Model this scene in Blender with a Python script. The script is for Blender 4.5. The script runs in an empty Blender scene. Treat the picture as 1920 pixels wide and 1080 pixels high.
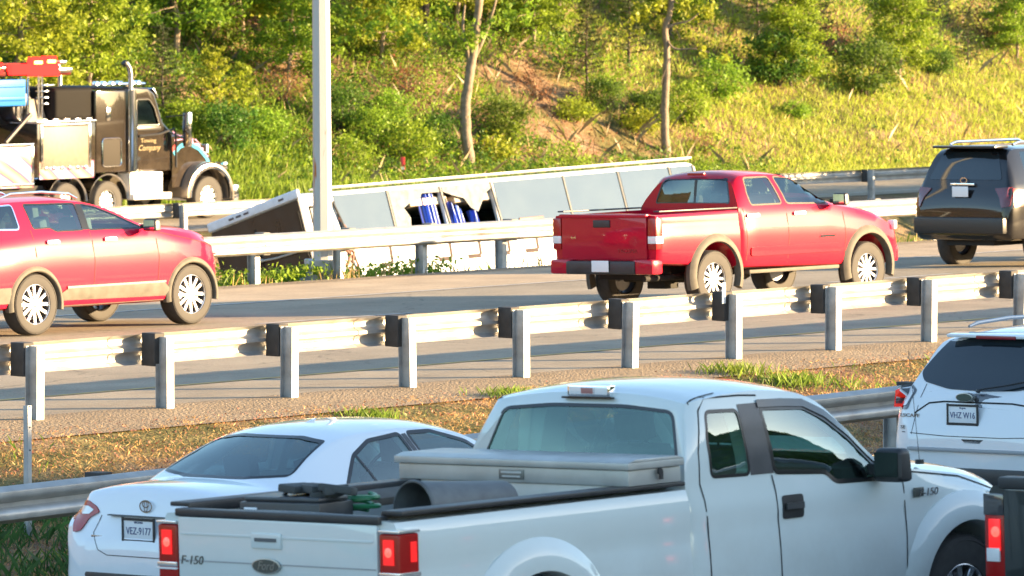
import bpy, bmesh, math, random
import numpy as np
from mathutils import Vector, Matrix, Quaternion
from mathutils.bvhtree import BVHTree
from mathutils.geometry import tessellate_polygon
scene = bpy.context.scene
col = scene.collection
R = math.radians
# ------------------------------------------------------------------ camera
FPX, HC = 11000.0, 4.8
PITCH = math.atan(650 / FPX)
cam_d = bpy.data.cameras.new('camera'); cam = bpy.data.objects.new('camera', cam_d); col.objects.link(cam)
cam_d.sensor_width = 36; cam_d.lens = FPX / 1920 * 36
cam.location = (0, 0, HC); cam.rotation_euler = (R(90) - PITCH, 0, 0)
cam_d.clip_start = 0.5; cam_d.clip_end = 3000
cam_d.dof.use_dof = True; cam_d.dof.focus_distance = 58; cam_d.dof.aperture_fstop = 8
scene.camera = cam
# ------------------------------------------------------------------ sky, sun, exposure
SUN_EL = R(10.5); SUN_AZ = (0.9995, -0.03)
w = bpy.data.worlds.new('World'); scene.world = w; w.use_nodes = True
nt = w.node_tree; bg = nt.nodes['Background']
sky = nt.nodes.new('ShaderNodeTexSky'); sky.sky_type = 'NISHITA'; sky.sun_disc = False
sky.sun_elevation = SUN_EL; sky.sun_rotation = math.atan2(SUN_AZ[0], SUN_AZ[1])
sky.air_density = 1.0; sky.dust_density = 0.5; sky.ozone_density = 1.6
nt.links.new(sky.outputs[0], bg.inputs[0]); bg.inputs[1].default_value = 0.098
sun_d = bpy.data.lights.new('sun', 'SUN'); sun = bpy.data.objects.new('sun', sun_d); col.objects.link(sun)
sun_d.energy = 5.0; sun_d.angle = R(0.5); sun_d.color = (1.0, 0.70, 0.37)
sv = Vector((SUN_AZ[0] * math.cos(SUN_EL), SUN_AZ[1] * math.cos(SUN_EL), math.sin(SUN_EL)))
sun.rotation_euler = sv.to_track_quat('Z', 'Y').to_euler()
vs = scene.view_settings
vs.view_transform = 'Standard'; vs.look = 'None'; vs.gamma = 1; vs.exposure = 2.55; vs.use_curve_mapping = False
scene.render.engine = 'CYCLES'
scene.cycles.max_bounces = 6; scene.cycles.transparent_max_bounces = 12
# ------------------------------------------------------------------ road frame: u along the road, v across it (away from camera)
TH = R(49.5); CT, ST = math.cos(TH), math.sin(TH)
P0 = (-4.80, 58.8)
def W(u, v): return (P0[0] + u * CT - v * ST, P0[1] + u * ST + v * CT)
def UV(x, y): dx, dy = x - P0[0], y - P0[1]; return dx * CT + dy * ST, -dx * ST + dy * CT
def npx(x, y): return 960 + FPX * x / y
def nz(x, y, s, sd=0):
    return (math.sin(x / s * 1.7 + sd + 1.3 * math.sin(y / s * .9 + sd)) + math.sin(y / s * 2.1 + sd * 2 + 1.1 * math.sin(x / s * 1.3)) + .5 * math.sin((x + y) / s * 3.7 + sd * 3)) / 2.5
def lerpk(x, ks):
    if x <= ks[0][0]: return ks[0][1]
    for (a, p), (b, q) in zip(ks, ks[1:]):
        if x <= b:
            t = (x - a) / (b - a); return p + (q - p) * t
    return ks[-1][1]
PROF = [(-80, .3), (-24, .1), (-18, -.05), (-12.2, -.22), (-8.4, -.32), (-6.9, -.36), (-4.2, -.46), (-1.4, -.04), (0, 0), (17.2, -.30), (18.2, -.34),
        (24, -1.7), (33, -4.0), (41, -4.3), (48, -3.9), (52.2, -2.15), (53.5, -2.08), (62.5, -2.1), (64.0, -2.15), (66, -1.75), (76, 3.9), (95, 13), (140, 30), (300, 42)]
def H(u, v):
    z = lerpk(v, PROF)
    if v > 64: z += min(1, (v - 64) / 4) * (nz(u, v, 5.0, 2) * .30 + nz(u, v, 1.6, 5) * .09)
    if 18.5 < v < 52: z += .10 * nz(u, v, 2.2, 1)
    if -6.6 < v < -1.6: z += .03 * nz(u, v, .9, 4)
    return z
# ------------------------------------------------------------------ materials
MATS = {}
def newmat(name):
    m = bpy.data.materials.new(name); m.use_nodes = True; MATS[name] = m
    return m, m.node_tree, m.node_tree.nodes['Principled BSDF']
def mat(name, c, rough=.5, metal=0, coat=0, emit=None, es=0, var=0, scale=8, bump=0, bscale=60, spec=.5, flake=0):
    if name in MATS: return MATS[name]
    m, t, b = newmat(name)
    b.inputs['Base Color'].default_value = (*c, 1); b.inputs['Roughness'].default_value = rough
    b.inputs['Metallic'].default_value = metal; b.inputs['Coat Weight'].default_value = coat
    b.inputs['Coat Roughness'].default_value = .03; b.inputs['Specular IOR Level'].default_value = spec
    if emit: b.inputs['Emission Color'].default_value = (*emit, 1); b.inputs['Emission Strength'].default_value = es
    if var or bump:
        tc = t.nodes.new('ShaderNodeTexCoord')
    if var:
        n = t.nodes.new('ShaderNodeTexNoise'); n.inputs['Scale'].default_value = scale; n.inputs['Detail'].default_value = 6
        t.links.new(tc.outputs['Object'], n.inputs['Vector'])
        r = t.nodes.new('ShaderNodeMapRange'); r.inputs[1].default_value = .3; r.inputs[2].default_value = .7
        r.inputs[3].default_value = 1 - var; r.inputs[4].default_value = 1 + var
        t.links.new(n.outputs[0], r.inputs[0])
        x = t.nodes.new('ShaderNodeVectorMath'); x.operation = 'SCALE'; x.inputs[0].default_value = c
        t.links.new(r.outputs[0], x.inputs['Scale']); t.links.new(x.outputs[0], b.inputs['Base Color'])
        r2 = t.nodes.new('ShaderNodeMapRange'); r2.inputs[3].default_value = max(.02, rough - var * .4); r2.inputs[4].default_value = min(1, rough + var * .4)
        t.links.new(n.outputs[0], r2.inputs[0]); t.links.new(r2.outputs[0], b.inputs['Roughness'])
    if bump:
        n2 = t.nodes.new('ShaderNodeTexNoise'); n2.inputs['Scale'].default_value = bscale; n2.inputs['Detail'].default_value = 4
        t.links.new(tc.outputs['Object'], n2.inputs['Vector'])
        bp = t.nodes.new('ShaderNodeBump'); bp.inputs['Strength'].default_value = bump; bp.inputs['Distance'].default_value = .02
        t.links.new(n2.outputs[0], bp.inputs['Height']); t.links.new(bp.outputs[0], b.inputs['Normal'])
    return m
def dirty_paint(name, c, dirt=(.22, .17, .12), amt=.35, zlo=.4, zhi=1.0, rough=.28, coat=1.0):
    """car paint with road film that thickens towards the sills (the dirt is a real coat of dust with its own shape)"""
    if name in MATS: return MATS[name]
    m, t, b = newmat(name)
    tc = t.nodes.new('ShaderNodeTexCoord')
    n = t.nodes.new('ShaderNodeTexNoise'); n.inputs['Scale'].default_value = 3.0; n.inputs['Detail'].default_value = 8; n.inputs['Roughness'].default_value = .65
    t.links.new(tc.outputs['Object'], n.inputs['Vector'])
    sx = t.nodes.new('ShaderNodeSeparateXYZ'); t.links.new(tc.outputs['Object'], sx.inputs[0])
    mr = t.nodes.new('ShaderNodeMapRange'); mr.inputs[1].default_value = zlo; mr.inputs[2].default_value = zhi; mr.inputs[3].default_value = amt; mr.inputs[4].default_value = amt * .08
    t.links.new(sx.outputs[2], mr.inputs[0])
    mu = t.nodes.new('ShaderNodeMath'); mu.operation = 'MULTIPLY'; mu.use_clamp = True
    nr = t.nodes.new('ShaderNodeMapRange'); nr.inputs[1].default_value = .3; nr.inputs[2].default_value = .65; nr.inputs[3].default_value = .3; nr.inputs[4].default_value = 1.1
    t.links.new(n.outputs[0], nr.inputs[0]); t.links.new(mr.outputs[0], mu.inputs[0]); t.links.new(nr.outputs[0], mu.inputs[1])
    mx = t.nodes.new('ShaderNodeMix'); mx.data_type = 'RGBA'; mx.inputs[6].default_value = (*c, 1); mx.inputs[7].default_value = (*dirt, 1)
    t.links.new(mu.outputs[0], mx.inputs[0]); t.links.new(mx.outputs[2], b.inputs['Base Color'])
    b.inputs['Roughness'].default_value = rough
    ad = t.nodes.new('ShaderNodeMapRange'); ad.inputs[3].default_value = coat; ad.inputs[4].default_value = coat * .35
    t.links.new(mu.outputs[0], ad.inputs[0]); t.links.new(ad.outputs[0], b.inputs['Coat Weight'])
    b.inputs['Coat Roughness'].default_value = .04; b.inputs['Specular IOR Level'].default_value = .08
    n3 = t.nodes.new('ShaderNodeTexNoise'); n3.inputs['Scale'].default_value = 1.1; n3.inputs['Detail'].default_value = 1
    t.links.new(tc.outputs['Object'], n3.inputs['Vector'])
    bp = t.nodes.new('ShaderNodeBump'); bp.inputs['Strength'].default_value = .12; bp.inputs['Distance'].default_value = .03
    t.links.new(n3.outputs[0], bp.inputs['Height']); t.links.new(bp.outputs[0], b.inputs['Normal'])
    return m
def glass(name, tint, gl=.16, rough=.015, gcol=(.85, .97, .95)):
    if name in MATS: return MATS[name]
    m = bpy.data.materials.new(name); m.use_nodes = True; MATS[name] = m; t = m.node_tree; t.nodes.clear()
    o = t.nodes.new('ShaderNodeOutputMaterial'); mx = t.nodes.new('ShaderNodeMixShader')
    tr = t.nodes.new('ShaderNodeBsdfTransparent'); tr.inputs[0].default_value = (*tint, 1)
    g = t.nodes.new('ShaderNodeBsdfGlossy'); g.inputs['Roughness'].default_value = rough; g.inputs['Color'].default_value = (*gcol, 1)
    lw = t.nodes.new('ShaderNodeLayerWeight'); lw.inputs[0].default_value = .25
    mr = t.nodes.new('ShaderNodeMapRange'); mr.inputs[3].default_value = gl; mr.inputs[4].default_value = .9
    t.links.new(lw.outputs['Fresnel'], mr.inputs[0]); t.links.new(mr.outputs[0], mx.inputs[0])
    t.links.new(tr.outputs[0], mx.inputs[1]); t.links.new(g.outputs[0], mx.inputs[2]); t.links.new(mx.outputs[0], o.inputs[0])
    return m
M_GLASS = glass('clear_tinted_glass', (.50, .68, .62), .15)
M_GLASSL = glass('light_glass', (.62, .80, .74), .12)
M_GLASSD = glass('privacy_glass', (.10, .14, .15), .12)
M_BLACK = mat('black_plastic', (.022, .023, .025), .45, var=.2)
M_TRIM = mat('satin_trim', (.012, .013, .014), .3)
M_GAP = mat('panel_gap', (.012, .013, .015), .8)
M_RUB = mat('tyre_rubber', (.035, .032, .03), .75, var=.25, scale=20)
M_RIM = mat('alloy_rim', (.72, .72, .74), .22, metal=.9)
M_RIMD = mat('dark_alloy', (.16, .16, .17), .4, metal=.7)
M_CHR = mat('chrome', (.82, .83, .85), .08, metal=1)
M_SILV = mat('silver_paint', (.55, .56, .58), .3, metal=.6)
M_RED = mat('tail_lamp_red', (.33, .007, .007), .25, coat=.2)
M_REDLIT = mat('brake_lamp_lit', (.8, .02, .02), .3, emit=(1, .015, .015), es=.14)
M_REDHOT = mat('brake_bulb_lit', (1, .1, .1), .3, emit=(1, .05, .03), es=.6)
M_LAMPW = mat('clear_lamp', (.75, .75, .75), .12, coat=1)
M_INT = mat('cabin_dark', (.03, .032, .035), .7)
M_SEAT = mat('seat_fabric', (.16, .165, .17), .85, var=.15)
M_UNDER = mat('underbody', (.015, .014, .013), .8)
# ------------------------------------------------------------------ object helpers
def tagp(o, label=None, cat=None, group=None, kind=None):
    if label: o['label'] = label
    if cat: o['category'] = cat
    if group: o['group'] = group
    if kind: o['kind'] = kind
    return o
def empty(name, loc, rot=(0, 0, 0), label=None, cat=None, group=None):
    o = bpy.data.objects.new(name, None); col.objects.link(o); o.location = loc; o.rotation_euler = rot; o.empty_display_size = .2
    return tagp(o, label, cat, group)
def link(name, me, mats, parent=None):
    o = bpy.data.objects.new(name, me); col.objects.link(o)
    for m in (mats if isinstance(mats, (list, tuple)) else [mats]): me.materials.append(m)
    if parent is not None: o.parent = parent
    return o
def finish(me, ang=35):
    me.polygons.foreach_set('use_smooth', [True] * len(me.polygons)); me.set_sharp_from_angle(angle=R(ang)); me.update()
def copy_tree(o, parent=None):
    c = o.copy(); col.objects.link(c); c.parent = parent
    for ch in [x for x in bpy.data.objects if x.parent == o]: copy_tree(ch, c)
    return c
class MB:
    def __init__(s): s.v = []; s.f = []; s.m = []
    def add(s, vs, fs, mi=0):
        n = len(s.v); s.v += [tuple(p) for p in vs]; s.f += [tuple(i + n for i in f) for f in fs]; s.m += [mi] * len(fs); return s
    def box(s, c, d, rot=None, mi=0, taper=(1, 1)):
        x, y, z = d[0] / 2, d[1] / 2, d[2] / 2; vs = []
        for k in (-1, 1):
            tx, ty = (taper if k > 0 else (1, 1))
            for a, b in ((-1, -1), (1, -1), (1, 1), (-1, 1)): vs.append(Vector((a * x * tx, b * y * ty, k * z)))
        if rot is not None:
            m = Matrix.Rotation(rot[2], 3, 'Z') @ Matrix.Rotation(rot[1], 3, 'Y') @ Matrix.Rotation(rot[0], 3, 'X'); vs = [m @ p for p in vs]
        vs = [p + Vector(c) for p in vs]
        return s.add(vs, [(3, 2, 1, 0), (4, 5, 6, 7), (0, 1, 5, 4), (1, 2, 6, 5), (2, 3, 7, 6), (3, 0, 4, 7)], mi)
    def prism(s, poly, ax, a, b, mi=0):
        n = len(poly); vs = []
        for h in (a, b):
            for p, q in poly: vs.append({'x': (h, p, q), 'y': (p, h, q), 'z': (p, q, h)}[ax])
        ar = sum(poly[i][0] * poly[(i + 1) % n][1] - poly[(i + 1) % n][0] * poly[i][1] for i in range(n))
        flip = (ar > 0) == (ax != 'y')
        fs = [tuple(range(n))[::-1], tuple(range(n, 2 * n))] + [(i, (i + 1) % n, n + (i + 1) % n, n + i) for i in range(n)]
        if not flip: fs = [f[::-1] for f in fs]
        if b < a: fs = [f[::-1] for f in fs]
        return s.add(vs, fs, mi)
    def tube(s, pts, r, n=8, mi=0, caps=True):
        pts = [Vector(p) for p in pts]; rs = r if isinstance(r, (list, tuple)) else [r] * len(pts); vs = []; fs = []; prev = None
        for i, p in enumerate(pts):
            d = (pts[min(i + 1, len(pts) - 1)] - pts[max(i - 1, 0)]).normalized()
            a = d.orthogonal().normalized() if prev is None else (prev - d * prev.dot(d)).normalized()
            prev = a; b = d.cross(a)
            for k in range(n):
                t = 2 * math.pi * k / n; vs.append(p + (a * math.cos(t) + b * math.sin(t)) * rs[i])
        for i in range(len(pts) - 1):
            for k in range(n): fs.append((i * n + k, i * n + (k + 1) % n, (i + 1) * n + (k + 1) % n, (i + 1) * n + k))
        if caps: fs.append(tuple(range(n))[::-1]); fs.append(tuple((len(pts) - 1) * n + k for k in range(n)))
        return s.add(vs, fs, mi)
    def lathe(s, prof, c=(0, 0, 0), ax='y', n=32, mi=0, a0=0, a1=2 * math.pi):
        full = abs(a1 - a0 - 2 * math.pi) < 1e-6; N = n if full else n + 1; vs = []; fs = []
        for r, h in prof:
            for k in range(N):
                t = a0 + (a1 - a0) * k / n; p, q = r * math.cos(t), r * math.sin(t)
                v = {'y': (p, h, q), 'x': (h, p, q), 'z': (p, q, h)}[ax]; vs.append((v[0] + c[0], v[1] + c[1], v[2] + c[2]))
        for i in range(len(prof) - 1):
            for k in range(n): fs.append((i * N + k, i * N + (k + 1) % N, (i + 1) * N + (k + 1) % N, (i + 1) * N + k))
        return s.add(vs, fs, mi)
    def sweep(s, sec, path_fn, n, mi=0, caps=True):
        """sec: list of 2d; path_fn(i, p)->3d"""
        m = len(sec); vs = [path_fn(i, p) for i in range(n) for p in sec]; fs = []
        for i in range(n - 1):
            for k in range(m): fs.append((i * m + k, i * m + (k + 1) % m, (i + 1) * m + (k + 1) % m, (i + 1) * m + k))
        if caps: fs.append(tuple(range(m))[::-1]); fs.append(tuple((n - 1) * m + k for k in range(m)))
        return s.add(vs, fs, mi)
    def mesh(s, name='m', bevel=0, seg=2, ang=35, recalc=True):
        me = bpy.data.meshes.new(name); me.from_pydata(s.v, [], s.f)
        me.polygons.foreach_set('material_index', s.m)
        if bevel or recalc:
            bm = bmesh.new(); bm.from_mesh(me)
            if recalc: bmesh.ops.recalc_face_normals(bm, faces=bm.faces)
            if bevel:
                es = [e for e in bm.edges if len(e.link_faces) == 2 and e.calc_face_angle(0) > R(40)]
                bmesh.ops.bevel(bm, geom=es, offset=bevel, segments=seg, affect='EDGES', profile=.6, clamp_overlap=True)
            bm.to_mesh(me); bm.free()
        finish(me, ang); return me
    def build(s, name, mats, parent=None, **k): return link(name, s.mesh(name, **k), mats, parent)
_txt = 0
def text(s, size, m, parent, loc, rot, name='lettering', ext=.0015, sx=1.0, shear=0, align='CENTER'):
    cu = bpy.data.curves.new('txt', 'FONT'); cu.body = s; cu.size = size; cu.extrude = ext; cu.align_x = align; cu.align_y = 'CENTER'; cu.shear = shear; cu.resolution_u = 3
    o = bpy.data.objects.new('txt', cu); col.objects.link(o)
    me = bpy.data.meshes.new_from_object(o.evaluated_get(bpy.context.evaluated_depsgraph_get())); bpy.data.objects.remove(o); bpy.data.curves.remove(cu)
    for v in me.vertices: v.co.x *= sx
    me.materials.clear(); q = link(name, me, m, parent); q.location = loc; q.rotation_euler = rot; return q
# ------------------------------------------------------------------ car body tools
def pch(keys):
    """smooth monotone interpolation through (x, y) keys"""
    n = len(keys)
    if n == 1: return lambda x: keys[0][1]
    xs = [k[0] for k in keys]; ys = [k[1] for k in keys]; d = [(ys[i + 1] - ys[i]) / (xs[i + 1] - xs[i]) for i in range(n - 1)]; m = [0] * n
    m[0] = d[0]; m[-1] = d[-1]
    for i in range(1, n - 1):
        if d[i - 1] * d[i] > 0:
            a, b = xs[i] - xs[i - 1], xs[i + 1] - xs[i]; w1, w2 = 2 * b + a, b + 2 * a; m[i] = (w1 + w2) / (w1 / d[i - 1] + w2 / d[i])
    def f(x):
        if x <= xs[0]: return ys[0]
        if x >= xs[-1]: return ys[-1]
        i = max(j for j in range(n - 1) if xs[j] <= x); h = xs[i + 1] - xs[i]; t = (x - xs[i]) / h
        return (2 * t**3 - 3 * t**2 + 1) * ys[i] + (t**3 - 2 * t**2 + t) * h * m[i] + (-2 * t**3 + 3 * t**2) * ys[i + 1] + (t**3 - t**2) * h * m[i + 1]
    return f
SIDE = [(0, .10), (.035, .03), (.10, .008), (.3, 0), (.52, 0), (.68, .006), (.80, .022), (.90, .03)]
def ring(K, x, ins=0.0, itop=0.0):
    Wm = K['W'](x) - ins; zb = K['zb'](x); zt = K['zt'](x) - itop; zbelt = min(K['zbelt'](x), zt - .012); Wb = min(K['Wb'](x) - ins, Wm); We = min(K['We'](x) - ins, Wb)
    cr = K['cr'](x); ze = max(zt - cr, zbelt + .002)
    pts = [(0, zb), (Wm * .6, zb)]
    for t, d in K.get('side', SIDE): pts.append((Wm - d * min(1, Wm / .6), zb + (zbelt - zb) * t))
    pts.append((Wb, zbelt))
    for t in (.05, .33, .66, .93): pts.append((Wb + (We - Wb) * t + K.get('bow', .05) * t * (1 - t) * min(1, (ze - zbelt) / .3), zbelt + (ze - zbelt) * t))
    pts.append((We, ze))
    for s_ in (.05, .13, .3, .55, .8): pts.append((We * (1 - s_), ze + (zt - ze) * (1 - (1 - s_)**2.6)))
    pts.append((0, zt))
    return pts
def loft(K, xs, ins=0.0, itop=0.0):
    vs = []; n = None
    for x in xs:
        h = ring(K, x, ins, itop); rg = [(x, -y, z) for y, z in h] + [(x, y, z) for y, z in h[-2:0:-1]]; n = len(rg)
        if 'warp' in K: rg = [K['warp'](*p) for p in rg]
        vs += rg
    fs = []
    for i in range(len(xs) - 1):
        for k in range(n): fs.append((i * n + k, (i + 1) * n + k, (i + 1) * n + (k + 1) % n, i * n + (k + 1) % n))
    fs.append(tuple(range(n))); fs.append(tuple((len(xs) - 1) * n + k for k in range(n))[::-1])
    return vs, fs
def stations(a, b, ds=.07, ends=(.01, .02, .04, .07, .11)):
    xs = {a, b}
    for e in ends: xs.add(a + e); xs.add(b - e)
    x = a + max(ends) + ds
    while x < b - max(ends) - ds * .4: xs.add(x); x += ds
    return sorted(xs)
def bvh_of(vs, fs): return BVHTree.FromPolygons([Vector(v) for v in vs], fs)
def cut(body, cutters):
    for c in cutters:
        m = body.modifiers.new('b', 'BOOLEAN'); m.operation = 'DIFFERENCE'; m.object = c; m.solver = 'EXACT'
    bpy.context.view_layer.update()
    me = bpy.data.meshes.new_from_object(body.evaluated_get(bpy.context.evaluated_depsgraph_get()))
    body.modifiers.clear(); old = body.data; body.data = me; bpy.data.meshes.remove(old)
    for c in cutters: d = c.data; bpy.data.objects.remove(c); bpy.data.meshes.remove(d)
    finish(me, 38)
def cutter(mb, mi=1):
    me = bpy.data.meshes.new('cut'); me.from_pydata(mb.v, [], mb.f)
    bm = bmesh.new(); bm.from_mesh(me); bmesh.ops.recalc_face_normals(bm, faces=bm.faces); bm.to_mesh(me); bm.free()
    for p in me.polygons: p.material_index = mi
    [me.materials.append(None) for _ in range(3)]
    o = bpy.data.objects.new('cut', me); col.objects.link(o); return o
def rp(poly, r=.04, seg=4):
    out = []; n = len(poly)
    for i in range(n):
        p = Vector(poly[i]).to_2d(); a = Vector(poly[i - 1]).to_2d() - p; b = Vector(poly[(i + 1) % n]).to_2d() - p
        d = min(r, a.length * .45, b.length * .45); q0 = p + a.normalized() * d; q2 = p + b.normalized() * d
        for k in range(seg + 1):
            t = k / seg; out.append(tuple(q0 * (1 - t)**2 + p * 2 * t * (1 - t) + q2 * t * t))
    return out
def ray_fn(bvh, mode):
    def f(p, q):
        if mode == 'R': o, d = Vector((p, -4, q)), Vector((0, 1, 0))
        elif mode == 'L': o, d = Vector((p, 4, q)), Vector((0, -1, 0))
        elif mode == 'B': o, d = Vector((-4, p, q)), Vector((1, 0, 0))
        elif mode == 'F': o, d = Vector((20, p, q)), Vector((-1, 0, 0))
        else: o, d = Vector((p, q, 6)), Vector((0, 0, -1))
        h = bvh.ray_cast(o, d)
        if h[0] is None:
            g = bvh.find_nearest(o + d * (4 if mode in 'RLBT' else 15))
            l = g[0]; 
            c = {'R': (p, l.y, q), 'L': (p, l.y, q), 'B': (l.x, p, q), 'F': (l.x, p, q), 'T': (p, q, l.z)}[mode]
            return Vector(c), -d
        return h[0], -d
    return f
def patch(bvh, polys, mode, name, m, parent, off=.003, thick=0, res=.06, ang=30):
    """polygons given in a side / rear / top view, laid on the body skin"""
    f = ray_fn(bvh, mode); bm = bmesh.new()
    if polys and not isinstance(polys[0][0], (tuple, list)): polys = [polys]
    for poly in polys:
        vsb = [bm.verts.new((p, q, 0)) for p, q in poly]
        try: bm.faces.new(vsb)
        except ValueError: pass
    for ax in (0, 1):
        lo = min(v.co[ax] for v in bm.verts); hi = max(v.co[ax] for v in bm.verts); k = int((hi - lo) / res)
        for i in range(1, k + 1):
            c = [0, 0, 0]; c[ax] = lo + (hi - lo) * i / (k + 1); nn = [0, 0, 0]; nn[ax] = 1
            bmesh.ops.bisect_plane(bm, geom=bm.verts[:] + bm.edges[:] + bm.faces[:], plane_co=c, plane_no=nn)
    bmesh.ops.triangulate(bm, faces=bm.faces[:])
    if thick:
        geo = bmesh.ops.extrude_face_region(bm, geom=bm.faces[:]); nv = set(g for g in geo['geom'] if isinstance(g, bmesh.types.BMVert))
    else: nv = set(bm.verts)
    for v in bm.verts:
        h, n = f(v.co.x, v.co.y); v.co = h + n * (off + (thick if v in nv else 0) if thick else off)
    bmesh.ops.recalc_face_normals(bm, faces=bm.faces)
    if not thick:
        # face outwards
        dd = {'R': Vector((0, -1, 0)), 'L': Vector((0, 1, 0)), 'B': Vector((-1, 0, 0)), 'F': Vector((1, 0, 0)), 'T': Vector((0, 0, 1))}[mode]
        for fc in bm.faces:
            if fc.normal.dot(dd) < 0: fc.normal_flip()
    me = bpy.data.meshes.new(name); bm.to_mesh(me); bm.free(); finish(me, ang)
    return link(name, me, m, parent)
def ribbon(pts, wd, closed=False):
    """quads along a polyline"""
    P = [Vector(p).to_2d() for p in pts]; n = len(P); L = []; Rr = []
    for i in range(n):
        a = P[i - 1] if (i > 0 or closed) else P[i]; b = P[(i + 1) % n] if (i < n - 1 or closed) else P[i]
        d = (b - a); d = d.normalized() if d.length else Vector((1, 0)); nn = Vector((-d.y, d.x)) * wd / 2; L.append(tuple(P[i] + nn)); Rr.append(tuple(P[i] - nn))
    return [[L[i], L[(i + 1) % n], Rr[(i + 1) % n], Rr[i]] for i in range(n if closed else n - 1)]
def arc(cx, cz, r, a0, a1, n=24): return [(cx + r * math.cos(R(a0 + (a1 - a0) * i / n)), cz + r * math.sin(R(a0 + (a1 - a0) * i / n))) for i in range(n + 1)]
def scale_poly(poly, k, about=None):
    cx = sum(p[0] for p in poly) / len(poly); cy = sum(p[1] for p in poly) / len(poly); return [(cx + (p[0] - cx) * k, cy + (p[1] - cy) * k) for p in poly]
def wheel(parent, x, y, r, wd, rim=.62, spokes=6, style='double', rimmat=None, z=None, side=None):
    s = side if side is not None else (-1 if y < 0 else 1)
    z = r if z is None else z
    w_ = MB(); w_.lathe([(.01, -.05), (r * .45, -.05), (r * .45, .05), (.01, .05)], n=24).lathe([(r * rim * .97, -wd * .35), (r * rim * .97, wd * .38), (r * rim * .9, wd * .38), (r * rim * .9, -wd * .35)], n=32)
    base = w_.build('wheel', M_RIMD, parent); base.location = (x, y, z)
    t = MB(); a = wd / 2
    t.lathe([(r * rim * .96, -a * .7), (r * rim, -a * .92), (r * .86, -a), (r * .955, -a * .93), (r, -a * .72), (r, a * .72), (r * .955, a * .93), (r * .86, a), (r * rim, a * .92), (r * rim * .96, a * .7)], n=44)
    for sg in (-1, 1): t.lathe([(r * .90, sg * a * .985), (r * .905, sg * a * 1.01), (r * .93, sg * a * .99)], n=44)
    t.build('tyre', M_RUB, base, ang=40)
    m = MB(); R1 = r * rim
    m.lathe([(R1, s * a * .86), (R1 * .95, s * a * .90), (R1 * .93, s * a * .55), (R1 * .9, s * a * .3)], n=40)
    f = s * a * .62; m.lathe([(.01, f + s * .012), (R1 * .2, f + s * .01), (R1 * .24, f - s * .02)], n=20)
    for k in range(spokes):
        an = 2 * math.pi * (k + .25) / spokes
        offs = (-.13, .13) if style == 'double' else (0,)
        for o_ in offs:
            a1 = an + o_ * 2.2 * (2.2 / max(2.2, spokes / 3)); p0 = (math.cos(an + o_ * .6) * R1 * .15, math.sin(an + o_ * .6) * R1 * .15); p1 = (math.cos(a1) * R1 * .96, math.sin(a1) * R1 * .96)
            dx, dz = p1[0] - p0[0], p1[1] - p0[1]; L = math.hypot(dx, dz); nx, nz_ = -dz / L, dx / L; wa, wb_ = R1 * (.075 if style == 'double' else .13), R1 * (.095 if style == 'double' else .17)
            q = [(p0[0] + nx * wa, p0[1] + nz_ * wa), (p1[0] + nx * wb_, p1[1] + nz_ * wb_), (p1[0] - nx * wb_, p1[1] - nz_ * wb_), (p0[0] - nx * wa, p0[1] - nz_ * wa)]
            m.prism(q, 'y', f - s * .025, f + s * (.012))
    m.build('rim', rimmat or M_RIM, base, bevel=.004, seg=1)
    return base
def flare(parent, cx, cz, r0, r1, y, out, m, a0=-12, a1=192, n=40, name='wheel_arch', lip=.05):
    """moulded arch round a wheel opening; y is the skin plane"""
    s = -1 if y < 0 else 1; mb = MB()
    sec = [(r0, -.06), (r0, out * .55), (r0 + .012, out * .95), (r0 + (r1 - r0) * .35, out), (r0 + (r1 - r0) * .75, out * .55), (r1, .004), (r1, -.06)]
    def pf(i, p):
        t = R(a0 + (a1 - a0) * i / (n - 1)); return (cx + math.cos(t) * p[0], y + s * p[1], cz + math.sin(t) * p[0])
    mb.sweep(sec, pf, n); return mb.build(name, m, parent, ang=50)
def seats(parent, xs, z, yw=.38, m=None, head=True):
    for x in xs:
        for y in (-yw, yw):
            b = MB(); b.box((x + .1, y, z), (.5, .5, .14)); b.box((x - .16, y, z + .34), (.14, .48, .62), rot=(0, R(-12), 0))
            q = b.build('seat', m or M_SEAT, parent, bevel=.04)
            if head:
                h = MB(); h.box((x - .25, y, z + .76), (.10, .26, .17), rot=(0, R(-10), 0)); h.tube([(x - .24, y - .06, z + .6), (x - .25, y - .06, z + .7)], .008); h.tube([(x - .24, y + .06, z + .6), (x - .25, y + .06, z + .7)], .008)
                h.build('headrest', m or M_SEAT, q, bevel=.03)
def steering(parent, x, y, z):
    m = MB(); pts = []
    for k in range(25):
        t = 2 * math.pi * k / 24; pts.append((x + math.sin(t) * .19 * .35, y + math.cos(t) * .19, z + math.sin(t) * .19 * .94))
    m.tube(pts, .016, 6); m.box((x, y, z), (.04, .34, .04)); m.build('steering_wheel', M_INT, parent)
def mirror(parent, x, y, z, m, dy=.24, sx=.10, sz=.2, face=M_CHR, name='wing_mirror'):
    s = -1 if y < 0 else 1; b = MB(); b.box((x, y + s * dy * .62, z), (sx, dy, sz), taper=(.8, .9)); q = b.build(name, m, parent, bevel=min(sx, sz) * .28, seg=3)
    a = MB(); a.box((x + .01, y + s * .04, z - sz * .15), (sx * .6, .16, sz * .35)); a.build('mirror_arm', M_BLACK, q, bevel=.01)
    g = MB(); g.box((x - sx / 2 - .001, y + s * dy * .64, z + .005), (.008, dy * .78, sz * .72)); g.build('mirror_glass', face, q)
    return q
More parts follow.
